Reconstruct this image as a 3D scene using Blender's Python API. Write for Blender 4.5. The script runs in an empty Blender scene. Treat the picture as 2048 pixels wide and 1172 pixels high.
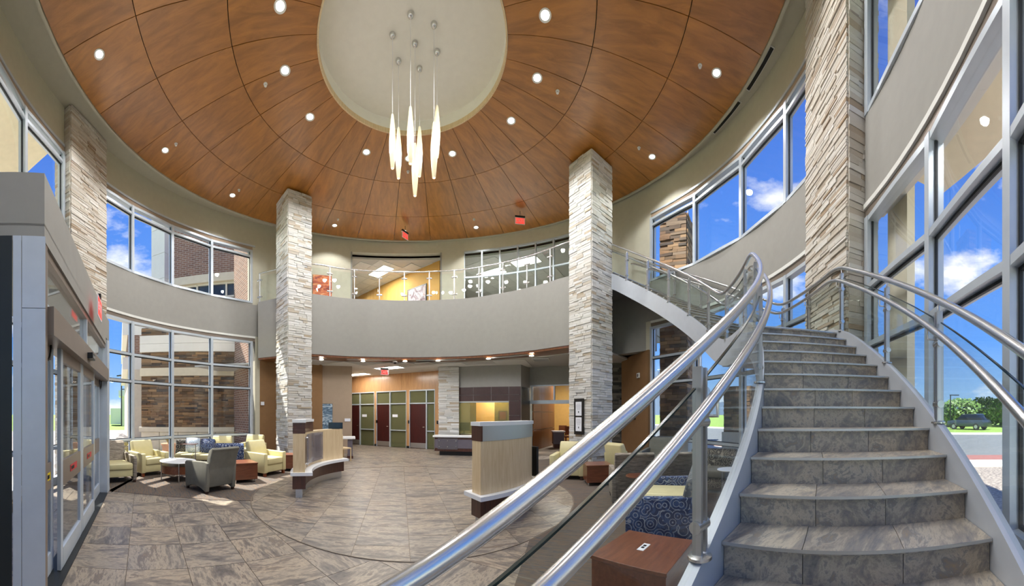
import bpy, bmesh, math, random
from mathutils import Vector, Matrix
random.seed(7)
S = bpy.context.scene
COL = S.collection
PI = math.pi
sin, cos, rad = math.sin, math.cos, math.radians

# ------------------------------------------------------------------ camera (180 degree cylindrical panorama, 2048x1172)
F, X0, YH, H = 652.0, 833.0, 828.0, 1.6      # pixels per radian, column of +Y, horizon row, eye height
cam = bpy.data.cameras.new('camera')
cam.type = 'PANO'
cam.panorama_type = 'CENTRAL_CYLINDRICAL'
cam.central_cylindrical_range_u_min = -1024 / F
cam.central_cylindrical_range_u_max = 1024 / F
cam.central_cylindrical_range_v_min = -(1172 - YH) / F
cam.central_cylindrical_range_v_max = YH / F
cam.central_cylindrical_radius = 1.0
cam.clip_start = 0.02
cam.clip_end = 2000
co = bpy.data.objects.new('camera', cam)
COL.objects.link(co)
co.location = (0, 0, H)
co.rotation_euler = (PI / 2, 0, -(1024 - X0) / F)
S.camera = co

# ------------------------------------------------------------------ sky, sun, exposure
S.view_settings.view_transform = 'Standard'
S.view_settings.look = 'None'
S.view_settings.exposure = 0.4
S.view_settings.gamma = 1.0
S.view_settings.use_curve_mapping = False
S.cycles.max_bounces = 10
S.cycles.transparent_max_bounces = 24
S.cycles.sample_clamp_indirect = 6.0
S.cycles.caustics_reflective = False
S.cycles.caustics_refractive = False
W = bpy.data.worlds.new('sky')
S.world = W
W.use_nodes = True
nt = W.node_tree
nt.nodes.clear()
def wn(t, **k):
    n = nt.nodes.new(t)
    for a, b in k.items():
        setattr(n, a, b)
    return n
tc = wn('ShaderNodeTexCoord')
sep = wn('ShaderNodeSeparateXYZ')
nt.links.new(tc.outputs['Generated'], sep.inputs[0])
ramp = wn('ShaderNodeValToRGB')
e = ramp.color_ramp.elements
e[0].position = 0.0; e[0].color = (0.42, 0.68, 1.0, 1)
e[1].position = 0.75; e[1].color = (0.06, 0.20, 0.80, 1)
m = e.new(0.22); m.color = (0.15, 0.40, 1.0, 1)
nt.links.new(sep.outputs['Z'], ramp.inputs[0])
mp = wn('ShaderNodeMapping')
mp.inputs['Scale'].default_value = (1, 1, 2.6)
nt.links.new(tc.outputs['Generated'], mp.inputs[0])
cl = wn('ShaderNodeTexNoise')
cl.inputs['Scale'].default_value = 2.6
cl.inputs['Detail'].default_value = 7
cl.inputs['Roughness'].default_value = 0.58
nt.links.new(mp.outputs[0], cl.inputs['Vector'])
cr = wn('ShaderNodeValToRGB')
cr.color_ramp.elements[0].position = 0.53
cr.color_ramp.elements[1].position = 0.66
nt.links.new(cl.outputs['Fac'], cr.inputs[0])
mx = wn('ShaderNodeMixRGB')
mx.inputs['Color2'].default_value = (1.15, 1.15, 1.15, 1)
nt.links.new(cr.outputs[0], mx.inputs['Fac'])
nt.links.new(ramp.outputs[0], mx.inputs['Color1'])
bg = wn('ShaderNodeBackground')
bg.inputs['Strength'].default_value = 0.86
nt.links.new(mx.outputs[0], bg.inputs['Color'])
wo = wn('ShaderNodeOutputWorld')
nt.links.new(bg.outputs[0], wo.inputs[0])
sun = bpy.data.lights.new('sun', 'SUN')
sun.energy = 11.0
sun.angle = 0.009
sun.color = (1.0, 0.95, 0.86)
so = bpy.data.objects.new('sun', sun)
COL.objects.link(so)
SUN_DIR = Vector((0.49, -0.04, -0.87))        # travel direction of the light
so.rotation_euler = SUN_DIR.to_track_quat('-Z', 'Y').to_euler()
so.location = (-30, -10, 40)

# ------------------------------------------------------------------ pixel -> place helpers
def az(x): return (x - X0) / F
def dp(x, d): return Vector((d * sin(az(x)), d * cos(az(x))))
def zp(x, y, z=0.0):                          # the point of the level z seen at a pixel
    d = F * (H - z) / (y - YH)
    p = dp(x, d)
    return Vector((p.x, p.y, z))
def zat(y, d): return H + (YH - y) * d / F    # height seen at row y at distance d
CW, RW = Vector((-0.25, 6.45)), 7.12          # rotunda wall circle
CC = Vector((-0.086, 6.70))                   # centre of the ceiling and of the tiled field
def wp(x, R=RW, c=CW):                        # where the ray of a column meets the wall circle
    s, k = sin(az(x)), cos(az(x))
    b = s * c.x + k * c.y
    d = b + math.sqrt(b * b - (c.length_squared - R * R))
    return Vector((d * s, d * k))
def ang(p, c=CW):
    a = math.degrees(math.atan2(p[1] - c.y, p[0] - c.x))
    return a
def pol(a, R=RW, c=CW): return Vector((c.x + R * cos(rad(a)), c.y + R * sin(rad(a))))

# ------------------------------------------------------------------ materials
MATS = {}
class N:
    def __init__(s, name):
        s.m = bpy.data.materials.new(name); s.m.use_nodes = True
        s.t = s.m.node_tree; s.b = s.t.nodes['Principled BSDF']; MATS[name] = s.m
    def n(s, t, **k):
        q = s.t.nodes.new(t)
        for a, b in k.items():
            if a in ('operation', 'blend_type', 'noise_dimensions', 'feature', 'wave_type', 'bands_direction', 'data_type', 'distance'): setattr(q, a, b)
            else: q.inputs[a.replace('_', ' ')].default_value = b
        return q
    def l(s, a, b): s.t.links.new(a, b)
    def set(s, color=None, rough=.5, metal=0, **k):
        if color is not None: s.b.inputs['Base Color'].default_value = (*color, 1)
        s.b.inputs['Roughness'].default_value = rough
        s.b.inputs['Metallic'].default_value = metal
        for a, v in k.items(): s.b.inputs[a.replace('_', ' ')].default_value = v
        return s
    def ramp(s, fac, stops):
        r = s.n('ShaderNodeValToRGB'); el = r.color_ramp.elements
        while len(el) < len(stops): el.new(.5)
        for q, (p, c) in zip(el, stops): q.position = p; q.color = (*c, 1)
        s.l(fac, r.inputs[0]); return r.outputs[0]
    def coord(s, kind='Object', scale=(1, 1, 1), rot=(0, 0, 0), offset_random=0):
        c = s.n('ShaderNodeTexCoord').outputs[kind]
        if offset_random:
            oi = s.n('ShaderNodeObjectInfo')
            mul = s.n('ShaderNodeMath', operation='MULTIPLY'); mul.inputs[1].default_value = offset_random
            s.l(oi.outputs['Random'], mul.inputs[0])
            ad = s.n('ShaderNodeVectorMath', operation='ADD')
            s.l(c, ad.inputs[0]); s.l(mul.outputs[0], ad.inputs[1]); c = ad.outputs[0]
        q = s.n('ShaderNodeMapping'); q.inputs['Scale'].default_value = scale; q.inputs['Rotation'].default_value = rot
        s.l(c, q.inputs[0]); return q.outputs[0]
    def noise(s, vec, scale, detail=4, rough=.55, dist=0):
        q = s.n('ShaderNodeTexNoise'); q.inputs['Scale'].default_value = scale; q.inputs['Detail'].default_value = detail
        q.inputs['Roughness'].default_value = rough; q.inputs['Distortion'].default_value = dist
        s.l(vec, q.inputs['Vector']); return q.outputs['Fac']
    def base(s, c): s.l(c, s.b.inputs['Base Color']); return s
    def bump(s, h, strength=.2, dist=.01):
        q = s.n('ShaderNodeBump'); q.inputs['Strength'].default_value = strength; q.inputs['Distance'].default_value = dist
        s.l(h, q.inputs['Height']); s.l(q.outputs[0], s.b.inputs['Normal']); return s
    def mix(s, fac, a, b, mode='MIX'):
        q = s.n('ShaderNodeMixRGB', blend_type=mode)
        for v, i in ((fac, 0), (a, 1), (b, 2)):
            if isinstance(v, (int, float)): q.inputs[i].default_value = v
            elif isinstance(v, tuple): q.inputs[i].default_value = (*v, 1)
            else: s.l(v, q.inputs[i])
        return q.outputs[0]
def srgb(r, g, b):
    f = lambda v: ((v / 255 + .055) / 1.055) ** 2.4 if v > 10 else v / 255 / 12.92
    return (f(r), f(g), f(b))
def plain(name, c, rough=.5, metal=0, var=.06, **k):
    n = N(name).set(srgb(*c), rough, metal, **k)
    if var:
        f = n.noise(n.coord(), 6, 3)
        a = srgb(*c)
        n.base(n.ramp(f, [(.3, tuple(v * (1 - var) for v in a)), (.7, tuple(min(1, v * (1 + var)) for v in a))]))
    return n
def emit(name, c, strength):
    n = N(name).set((.8, .8, .8), .4)
    n.b.inputs['Emission Color'].default_value = (*c, 1); n.b.inputs['Emission Strength'].default_value = strength
    return n
def wood(name, c1, c2, scale=(1, 1, 1), rough=.35, rnd=9, gloss=0.3):
    n = N(name).set(None, rough); n.b.inputs['Coat Weight'].default_value = gloss; n.b.inputs['Coat Roughness'].default_value = .15
    v = n.coord('Object', scale, offset_random=rnd)
    f = n.noise(v, 3.0, 6, .6, .6)
    oi = n.n('ShaderNodeObjectInfo').outputs['Random']
    c = n.ramp(f, [(.3, srgb(*c1)), (.7, srgb(*c2))])
    n.base(n.mix(.18, c, n.ramp(oi, [(0, srgb(*c1)), (1, srgb(*c2))])))
    return n
plain('taupe_paint', (150, 148, 143), .75, var=.03)
plain('cream_paint', (192, 188, 170), .75, var=.03)
plain('recess_paint', (238, 236, 228), .8, var=.02)
plain('brown_paint', (132, 98, 62), .75, var=.04)
plain('mauve_paint', (158, 138, 118), .75, var=.03)
plain('white_paint', (222, 222, 218), .6, var=.02)
plain('ceiling_tile_white', (214, 214, 210), .85, var=.03)
plain('grid_white', (190, 190, 186), .7, var=0)
plain('aluminium', (196, 205, 215), .36, .3, var=.03)
plain('dark_gasket', (28, 32, 36), .5, var=0)
plain('bronze_frame', (140, 128, 118), .4, .35, var=.03)
N('steel').set((.66, .66, .66), .26, 1.0)
N('brushed_steel').set((.55, .56, .57), .38, 1.0)
plain('stringer_paint', (182, 188, 198), .34, .1, var=.03)
plain('black_plastic', (14, 15, 17), .35, var=0)
plain('dark_metal', (40, 46, 48), .4, .3, var=0)
plain('solid_surface', (236, 238, 240), .25, var=.01)
plain('grout', (120, 108, 94), .9, var=.08)
plain('paper', (226, 228, 236), .8, var=.01)
plain('yellow_vinyl', (204, 194, 148), .42, var=.04)
plain('cream_vinyl', (222, 212, 168), .38, var=.06)
plain('grey_fabric', (116, 114, 104), .85, var=.1)
plain('dark_leg', (52, 32, 22), .45, var=.1)
plain('wood_leg', (130, 66, 34), .4, var=.1)
plain('asphalt', (104, 108, 112), .9, var=.1)
plain('concrete', (206, 203, 194), .85, var=.06)
plain('red_paver', (142, 96, 92), .85, var=.1)
plain('precast', (226, 216, 192), .8, var=.04)
plain('fascia_white', (232, 230, 222), .6, var=.02)
plain('lawn', (122, 150, 70), .95, var=.2)
plain('car_paint_grey', (70, 82, 92), .25, .5, var=0)
plain('car_paint_white', (230, 230, 228), .3, var=0)
plain('car_glass', (20, 26, 32), .08, var=0)
plain('tyre', (22, 22, 22), .8, var=0)
plain('flag_red', (118, 30, 52), .8, var=.1)
plain('terracotta', (190, 140, 110), .8, var=.1)
plain('taupe_counter', (104, 98, 108), .4, var=.05)
plain('panel_dark', (70, 50, 48), .4, var=.12)
plain('hall_yellow', (206, 160, 84), .7, var=.04)
plain('frosted_green', (120, 122, 70), .25, var=.12)
plain('soil', (60, 50, 42), .95, var=.2)
plain('exit_red', (222, 60, 46), .4, var=0)
plain('sticker_yellow', (220, 196, 20), .5, var=0)
plain('sticker_red', (190, 60, 66), .5, var=0)
plain('screen_blue', (26, 48, 66), .15, var=.2)
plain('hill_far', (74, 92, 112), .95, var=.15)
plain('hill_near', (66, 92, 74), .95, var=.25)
emit('lamp_lens', (1.0, .93, .82), 16)
emit('panel_light', (1.0, .96, .88), 7)
emit('exit_glow', (1.0, .07, .05), .9); MATS['exit_glow'].node_tree.nodes['Principled BSDF'].inputs['Base Color'].default_value = (.25, .01, .01, 1)
emit('sconce_glow', (1.0, .72, .28), 3)
wood('ceiling_cherry', (138, 86, 26), (192, 128, 56), (.5, 2.2, 1), .34, 11, .9)
MATS['ceiling_cherry'].node_tree.nodes['Principled BSDF'].inputs['Coat Roughness'].default_value = .28
wood('oak', (208, 180, 136), (230, 208, 170), (9, 9, .8), .45, 9, .1)
wood('walnut_dark', (58, 32, 24), (92, 52, 38), (8, 8, .7), .35, 9, .3)
wood('walnut_red', (92, 52, 34), (130, 78, 52), (1.2, 9, 9), .35, 9, .35)
wood('cherry_panel', (100, 58, 26), (136, 84, 42), (6, 6, .6), .3, 9, .4)
wood('maple_panel', (168, 124, 80), (200, 156, 110), (2.5, 2.5, .5), .3, 9, .4)
wood('mahogany_door', (50, 12, 14), (72, 20, 20), (8, 8, .6), .35, 9, .3)
# stone strips, one colour per strip
def stone(name, stops, rough=.85):
    n = N(name).set(None, rough)
    isl = n.n('ShaderNodeNewGeometry').outputs['Random Per Island']
    oi = n.n('ShaderNodeObjectInfo').outputs['Random']
    a = n.n('ShaderNodeMath', operation='ADD'); n.l(isl, a.inputs[0]); n.l(oi, a.inputs[1])
    fr = n.n('ShaderNodeMath', operation='FRACT'); n.l(a.outputs[0], fr.inputs[0])
    c = n.ramp(fr.outputs[0], stops)
    v = n.coord('Object', (1, 1, 1), offset_random=5)
    f = n.noise(v, 26, 5, .65)
    n.base(n.mix(.3, c, n.ramp(f, [(.3, (.35, .33, .3)), (.7, (1, 1, 1))]), 'MULTIPLY'))
    n.bump(f, .5, .01)
    return n
stone('ledgestone_light', [(0, srgb(222, 220, 215)), (.25, srgb(206, 204, 199)), (.5, srgb(228, 227, 225)), (.74, srgb(206, 200, 190)), (.87, srgb(184, 168, 146)), (.93, srgb(190, 191, 191)), (1, srgb(216, 214, 209))])
stone('ledgestone_tan', [(0, srgb(226, 220, 210)), (.2, srgb(208, 200, 188)), (.4, srgb(230, 226, 220)), (.62, srgb(194, 180, 162)), (.78, srgb(216, 210, 202)), (.9, srgb(170, 146, 118)), (1, srgb(224, 218, 208))])
stone('fieldstone_brown', [(0, srgb(150, 116, 84)), (.2, srgb(110, 86, 66)), (.4, srgb(172, 140, 104)), (.6, srgb(84, 68, 56)), (.75, srgb(140, 120, 98)), (.9, srgb(66, 60, 58)), (1, srgb(160, 126, 90))])
stone('slate_dark', [(0, srgb(90, 88, 82)), (.3, srgb(50, 50, 50)), (.6, srgb(128, 122, 110)), (1, srgb(64, 60, 56))])
# brick
n = N('brick_wall').set(None, .85)
bt = n.n('ShaderNodeTexBrick'); bt.inputs['Scale'].default_value = 1
bt.inputs['Color1'].default_value = (*srgb(150, 112, 92), 1); bt.inputs['Color2'].default_value = (*srgb(124, 92, 78), 1)
bt.inputs['Mortar'].default_value = (*srgb(176, 164, 150), 1)
bt.inputs['Mortar Size'].default_value = .012; bt.inputs['Brick Width'].default_value = .3; bt.inputs['Row Height'].default_value = .1
n.l(n.coord('UV'), bt.inputs['Vector']); n.base(bt.outputs[0])
# veined slate tile
def slate(name, stops, rough=.35, sc=1.0):
    n = N(name).set(None, rough)
    v = n.coord('Object', (1.0 * sc, 3.4 * sc, 2.8 * sc), (0, 0, .6), offset_random=37)
    w = n.noise(v, .9, 4, .5, .8)
    f = n.noise(v, 2.2, 12, .74, .55)
    g2 = n.noise(v, 6.5, 10, .7, .9)
    mixf = n.n('ShaderNodeMath', operation='MULTIPLY_ADD'); n.l(g2, mixf.inputs[0]); mixf.inputs[1].default_value = .45
    sc_ = n.n('ShaderNodeMath', operation='MULTIPLY_ADD'); n.l(f, sc_.inputs[0]); sc_.inputs[1].default_value = 1.0; sc_.inputs[2].default_value = -.225
    n.l(sc_.outputs[0], mixf.inputs[2])
    c = n.ramp(mixf.outputs[0], stops)
    oi = n.n('ShaderNodeObjectInfo').outputs['Random']
    c = n.mix(.7, c, n.ramp(oi, [(0, (.80, .80, .81)), (.35, (1, .98, .96)), (.65, (.88, .87, .88)), (1, (.97, .93, .88))]), 'MULTIPLY')
    c = n.mix(.5, c, n.ramp(w, [(.35, (.68, .69, .73)), (.65, (1.06, .98, .88))]), 'MULTIPLY')
    n.base(c); n.bump(f, .1, .01)
    return n
slate('floor_slate', [(.26, srgb(72, 68, 67)), (.38, srgb(106, 100, 96)), (.47, srgb(132, 124, 115)), (.54, srgb(172, 160, 143)), (.60, srgb(114, 106, 101)), (.72, srgb(146, 130, 110)), (.82, srgb(100, 95, 92))], .36, .62)
slate('stair_slate', [(.26, srgb(104, 106, 110)), (.38, srgb(142, 142, 144)), (.47, srgb(168, 162, 154)), (.54, srgb(200, 192, 178)), (.60, srgb(148, 148, 148)), (.72, srgb(176, 158, 134)), (.82, srgb(130, 130, 132))], .36, .8)
# carpet with streaks
n = N('carpet_streaked').set(None, .98)
v = n.coord('Object', (1, 1, 1), (0, 0, rad(40)))
mpv = n.n('ShaderNodeMapping'); mpv.inputs['Scale'].default_value = (.9, 12, 1); n.l(v, mpv.inputs[0])
f = n.noise(mpv.outputs[0], 2.2, 6, .7, .8)
c = n.ramp(f, [(.3, srgb(50, 48, 48)), (.44, srgb(88, 83, 79)), (.51, srgb(112, 92, 74)), (.58, srgb(74, 75, 77)), (.72, srgb(126, 116, 102))])
n.base(c); n.bump(n.noise(n.coord(), 220, 2), .5, .01)
# woven upholstery
n = N('woven_upholstery').set(None, .9)
f = n.noise(n.coord('Object', (5, 5, 60)), 1.5, 5, .7, .5)
n.base(n.ramp(f, [(.3, srgb(74, 68, 62)), (.5, srgb(138, 128, 116)), (.7, srgb(176, 168, 154))]))
def motif(name, dark, mid, light, scale=7):
    n = N(name).set(None, .85)
    v = n.coord('Object', offset_random=3)
    vo = n.n('ShaderNodeTexVoronoi'); vo.inputs['Scale'].default_value = scale; n.l(v, vo.inputs['Vector'])
    ring = n.n('ShaderNodeMath', operation='MULTIPLY'); ring.inputs[1].default_value = 22; n.l(vo.outputs['Distance'], ring.inputs[0])
    sn = n.n('ShaderNodeMath', operation='SINE'); n.l(ring.outputs[0], sn.inputs[0])
    sw = n.noise(v, scale * .55, 2, .5, 3)
    c = n.mix(n.ramp(sw, [(.5, (0, 0, 0)), (.53, (1, 1, 1))]), srgb(*dark), srgb(*mid))
    n.base(n.mix(n.ramp(sn.outputs[0], [(.72, (0, 0, 0)), (.8, (.85, .85, .85))]), c, srgb(*light)))
    return n
motif('blue_motif', (32, 46, 86), (54, 76, 120), (158, 166, 180), 9)
motif('black_motif', (30, 30, 34), (60, 58, 54), (150, 144, 130), 8)
motif('grey_motif', (86, 92, 100), (112, 116, 120), (150, 146, 138), 6)
motif('light_blue_motif', (188, 200, 214), (214, 220, 226), (130, 150, 180), 6)
def art(name, stops, scale, dist, sc=(1, 1, 1)):
    n = N(name).set(None, .5)
    n.base(n.ramp(n.noise(n.coord('Object', sc), scale, 6, .6, dist), stops)); return n
art('art_red', [(.3, srgb(70, 24, 20)), (.45, srgb(180, 72, 34)), (.55, srgb(214, 120, 60)), (.7, srgb(236, 206, 150))], 2.2, 1.5, (1, 1, 3))
art('art_sea', [(.3, srgb(40, 58, 78)), (.48, srgb(92, 118, 140)), (.6, srgb(190, 204, 214)), (.75, srgb(60, 80, 100))], 1.8, 2.0, (1, 1, 3))
art('art_floral', [(.3, srgb(70, 40, 50)), (.45, srgb(150, 130, 140)), (.55, srgb(190, 190, 200)), (.7, srgb(170, 110, 90))], 4, 1.0)
art('gravel', [(.3, srgb(92, 82, 78)), (.5, srgb(150, 138, 128)), (.7, srgb(198, 186, 172))], 14, 0)
art('rock_grey', [(.3, srgb(88, 84, 84)), (.5, srgb(136, 130, 126)), (.7, srgb(180, 172, 164))], 3, .5)
art('leaf_green', [(.3, srgb(44, 74, 28)), (.5, srgb(78, 112, 44)), (.7, srgb(120, 148, 66))], 9, 0)
art('leaf_dry', [(.3, srgb(120, 104, 60)), (.5, srgb(160, 150, 96)), (.7, srgb(196, 176, 120))], 9, 0)
def glass(name, tint, refl=.08, rough=0.0, haze=None):
    n = N(name); n.t.nodes.remove(n.b)
    tr = n.n('ShaderNodeBsdfTransparent'); tr.inputs['Color'].default_value = (*tint, 1)
    gl = n.n('ShaderNodeBsdfGlossy'); gl.inputs['Roughness'].default_value = rough
    lw = n.n('ShaderNodeLayerWeight'); lw.inputs['Blend'].default_value = .5
    pw_ = n.n('ShaderNodeMath', operation='POWER'); pw_.inputs[1].default_value = 5; n.l(lw.outputs['Facing'], pw_.inputs[0])
    ma = n.n('ShaderNodeMath', operation='MULTIPLY_ADD'); ma.inputs[1].default_value = .9; ma.inputs[2].default_value = refl * .35; n.l(pw_.outputs[0], ma.inputs[0])
    mi = n.n('ShaderNodeMixShader')
    n.l(ma.outputs[0], mi.inputs[0]); n.l(tr.outputs[0], mi.inputs[1]); n.l(gl.outputs[0], mi.inputs[2])
    out = n.t.nodes['Material Output']; n.l(mi.outputs[0], out.inputs[0])
    if haze:
        df = n.n('ShaderNodeBsdfDiffuse'); df.inputs['Color'].default_value = (*haze[0], 1)
        m2 = n.n('ShaderNodeMixShader'); m2.inputs[0].default_value = haze[1]
        n.l(mi.outputs[0], m2.inputs[1]); n.l(df.outputs[0], m2.inputs[2]); n.l(m2.outputs[0], out.inputs[0])
    return n
glass('window_glass', (.975, .985, .985))
glass('guard_glass', (.955, .98, .97))
glass('office_glass', (.62, .66, .5), haze=((.30, .30, .16), .35))
glass('acrylic', (.72, .72, .78), haze=((.35, .33, .36), .25))
plain('glass_edge', (24, 42, 40), .2, var=0)
n = N('pendant_glass').set(srgb(206, 196, 168), .3)
gz = n.n('ShaderNodeSeparateXYZ'); n.l(n.n('ShaderNodeTexCoord').outputs['Generated'], gz.inputs[0])
er = n.ramp(gz.outputs['Z'], [(.0, (.16, .14, .10)), (.18, (.30, .22, .12)), (.5, (1.0, .66, .28)), (.78, (.45, .32, .16)), (1, (.12, .10, .07))])
n.l(er, n.b.inputs['Emission Color']); n.b.inputs['Emission Strength'].default_value = 0.75

# ------------------------------------------------------------------ mesh helpers
class G:
    def __init__(s): s.v, s.f = [], []
    def add(s, vs, fs):
        k = len(s.v); s.v += [tuple(v) for v in vs]; s.f += [tuple(i + k for i in q) for q in fs]; return s
    def obox(s, c, a, b, d):                  # centre and three half vectors
        c, a, b, d = Vector(c), Vector(a), Vector(b), Vector(d)
        vs = [c + i * a + j * b + k * d for k in (-1, 1) for j in (-1, 1) for i in (-1, 1)]
        fs = [(0, 2, 3, 1), (4, 5, 7, 6), (0, 1, 5, 4), (2, 6, 7, 3), (0, 4, 6, 2), (1, 3, 7, 5)]
        if a.cross(b).dot(d) < 0: fs = [q[::-1] for q in fs]
        return s.add(vs, fs)
    def box(s, x0, x1, y0, y1, z0, z1):
        return s.obox(((x0 + x1) / 2, (y0 + y1) / 2, (z0 + z1) / 2), ((x1 - x0) / 2, 0, 0), (0, (y1 - y0) / 2, 0), (0, 0, (z1 - z0) / 2))
    def prism(s, poly, z0, z1):
        poly = [(p[0], p[1]) for p in poly]
        if sum(poly[i - 1][0] * poly[i][1] - poly[i][0] * poly[i - 1][1] for i in range(len(poly))) < 0: poly = poly[::-1]
        k = len(poly)
        vs = [(x, y, z0) for x, y in poly] + [(x, y, z1) for x, y in poly]
        return s.add(vs, [tuple(range(k))[::-1], tuple(range(k, 2 * k))] + [(i, (i + 1) % k, k + (i + 1) % k, k + i) for i in range(k)])
    def seg(s, p, q, w, z0, z1, off=0.0):     # upright board from p to q, thickness w, shifted to the left by off
        p, q = Vector((p[0], p[1])), Vector((q[0], q[1])); t = (q - p).normalized(); nn = Vector((-t.y, t.x))
        a, b = nn * (off - w / 2), nn * (off + w / 2)
        return s.prism([p + a, q + a, q + b, p + b], z0, z1)
    def strip(s, inner, outer, z0, z1):       # closed solid between two equal-length paths; z may be lists
        k = len(inner); z0 = z0 if isinstance(z0, list) else [z0] * k; z1 = z1 if isinstance(z1, list) else [z1] * k
        vs = []
        for i in range(k):
            a, b = inner[i], outer[i]
            vs += [(a[0], a[1], z0[i]), (b[0], b[1], z0[i]), (b[0], b[1], z1[i]), (a[0], a[1], z1[i])]
        fs = [(0, 1, 2, 3), tuple(4 * (k - 1) + j for j in (3, 2, 1, 0))]
        for i in range(k - 1):
            for j in range(4):
                fs.append((4 * i + (j + 1) % 4, 4 * i + j, 4 * i + 4 + j, 4 * i + 4 + (j + 1) % 4))
        return s.add(vs, fs)
    def arc(s, c, r0, r1, a0, a1, z0, z1, n=None):
        n = n or max(2, int(abs(a1 - a0) / 3) + 1)
        aa = [a0 + (a1 - a0) * i / n for i in range(n + 1)]
        f0 = [z0(a) for a in aa] if callable(z0) else z0
        f1 = [z1(a) for a in aa] if callable(z1) else z1
        return s.strip([pol(a, r0, c) for a in aa], [pol(a, r1, c) for a in aa], f0, f1)
    def tube(s, path, r, n=10, r2=None):
        path = [Vector(p) for p in path]; k = len(path); up0 = None; vs = []
        for i, p in enumerate(path):
            t = (path[min(i + 1, k - 1)] - path[max(i - 1, 0)]).normalized()
            if up0 is None: up0 = Vector((0, 0, 1)) if abs(t.z) < .95 else Vector((1, 0, 0))
            x = t.cross(up0).normalized(); y = x.cross(t).normalized(); up0 = y
            rr = r if r2 is None else r + (r2 - r) * i / (k - 1)
            vs += [p + (x * cos(2 * PI * j / n) + y * sin(2 * PI * j / n)) * rr for j in range(n)]
        fs = [(i * n + j, i * n + (j + 1) % n, (i + 1) * n + (j + 1) % n, (i + 1) * n + j) for i in range(k - 1) for j in range(n)]
        return s.add(vs, fs + [tuple(range(n))[::-1], tuple(range((k - 1) * n, k * n))])
    def lathe(s, prof, n=20, c=(0, 0, 0)):
        k = len(prof); vs = [(c[0] + r * cos(2 * PI * j / n), c[1] + r * sin(2 * PI * j / n), c[2] + z) for r, z in prof for j in range(n)]
        fs = [(i * n + j, i * n + (j + 1) % n, (i + 1) * n + (j + 1) % n, (i + 1) * n + j) for i in range(k - 1) for j in range(n)]
        return s.add(vs, fs + [tuple(range(n))[::-1], tuple(range((k - 1) * n, k * n))])
    def cyl(s, p, q, r, n=12): return s.tube([p, q], r, n)
    def mesh(s, name, mat, smooth=False, bevel=0, seg=2, fix=True):
        me = bpy.data.meshes.new(name); me.from_pydata(s.v, [], s.f)
        if bevel or fix:
            bm = bmesh.new(); bm.from_mesh(me)
            if fix: bmesh.ops.recalc_face_normals(bm, faces=bm.faces)
            if bevel: bmesh.ops.bevel(bm, geom=list(bm.edges), offset=bevel, segments=seg, affect='EDGES', profile=.5)
            bm.to_mesh(me); bm.free()
        me.materials.append(MATS[mat])
        if smooth:
            try: me.shade_smooth()
            except Exception: pass
            try: me.set_sharp_from_angle(angle=rad(38))
            except Exception: pass
        return me
    def obj(s, name, mat, parent=None, smooth=False, bevel=0, seg=2, **k):
        return link(name, s.mesh(name, mat, smooth, bevel, seg), parent, **k)
def link(name, me, parent=None, loc=None, rz=None, **k):
    o = bpy.data.objects.new(name, me); COL.objects.link(o)
    if parent is not None: o.parent = parent
    if loc is not None: o.location = loc
    if rz is not None: o.rotation_euler = (0, 0, rz)
    for a, b in k.items(): o[a] = b
    return o
def thing(name, label, cat, loc=(0, 0, 0), rz=0, group=None):
    o = link(name, None, None, (loc[0], loc[1], loc[2] if len(loc) > 2 else 0), rz)
    o.empty_display_size = .1; o['label'] = label; o['category'] = cat
    if group: o['group'] = group
    return o
def tag(o, label, cat, group=None):
    o['label'] = label; o['category'] = cat
    if group: o['group'] = group
    return o
def struct(name, loc=(0, 0, 0), label=None):
    o = link(name, None, None, loc); o['kind'] = 'structure'; o.empty_display_size = .1
    if label: o['label'] = label
    return o
def text_mesh(body, size, mat, depth=.004):
    cu = bpy.data.curves.new('lettering', 'FONT'); cu.body = body; cu.size = size; cu.extrude = depth; cu.align_x = 'CENTER'; cu.align_y = 'CENTER'
    ob = bpy.data.objects.new('lettering', cu); COL.objects.link(ob)
    dg = bpy.context.evaluated_depsgraph_get(); me = bpy.data.meshes.new_from_object(ob.evaluated_get(dg))
    bpy.data.objects.remove(ob); bpy.data.curves.remove(cu)
    me.materials.clear(); me.materials.append(MATS[mat]); return me
UNIT = {}
def unit_stone(mat, k):
    if (mat, k) not in UNIT:
        rnd = random.Random(k); g = G()
        g.obox((0, 0, 0), (.5, 0, 0), (0, .5, 0), (0, 0, .5))
        g.v = [(x + (rnd.uniform(-.012, .012)), y + (rnd.uniform(-.12, .12) if y > 0 else 0), z + rnd.uniform(-.07, .07)) for x, y, z in g.v]
        UNIT[(mat, k)] = g.mesh('ledge_stone', mat)
    return UNIT[(mat, k)]
def stone_face(o, u, nrm, Wd, z0, z1, hs=(.05, .075), ls=(.16, .42), dep=(.03, .055), rnd=random):
    """yield (centre, u, n, width, depth, height) of strips laid in courses"""
    o, u, nrm = Vector((o[0], o[1])), Vector((u[0], u[1])).normalized(), Vector((nrm[0], nrm[1])).normalized()
    z = z0
    while z < z1 - .02:
        h = min(rnd.uniform(*hs), z1 - z)
        x = 0.0
        while x < Wd - .01:
            w = rnd.uniform(*ls)
            if Wd - x - w < ls[0]: w = Wd - x
            d = rnd.uniform(*dep)
            c = o + u * (x + w / 2) + nrm * (d / 2 - .02)
            yield (Vector((c.x, c.y, z + h / 2)), u, nrm, w - .006, d + .02, h - .006)
            x += w
        z += h
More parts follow.
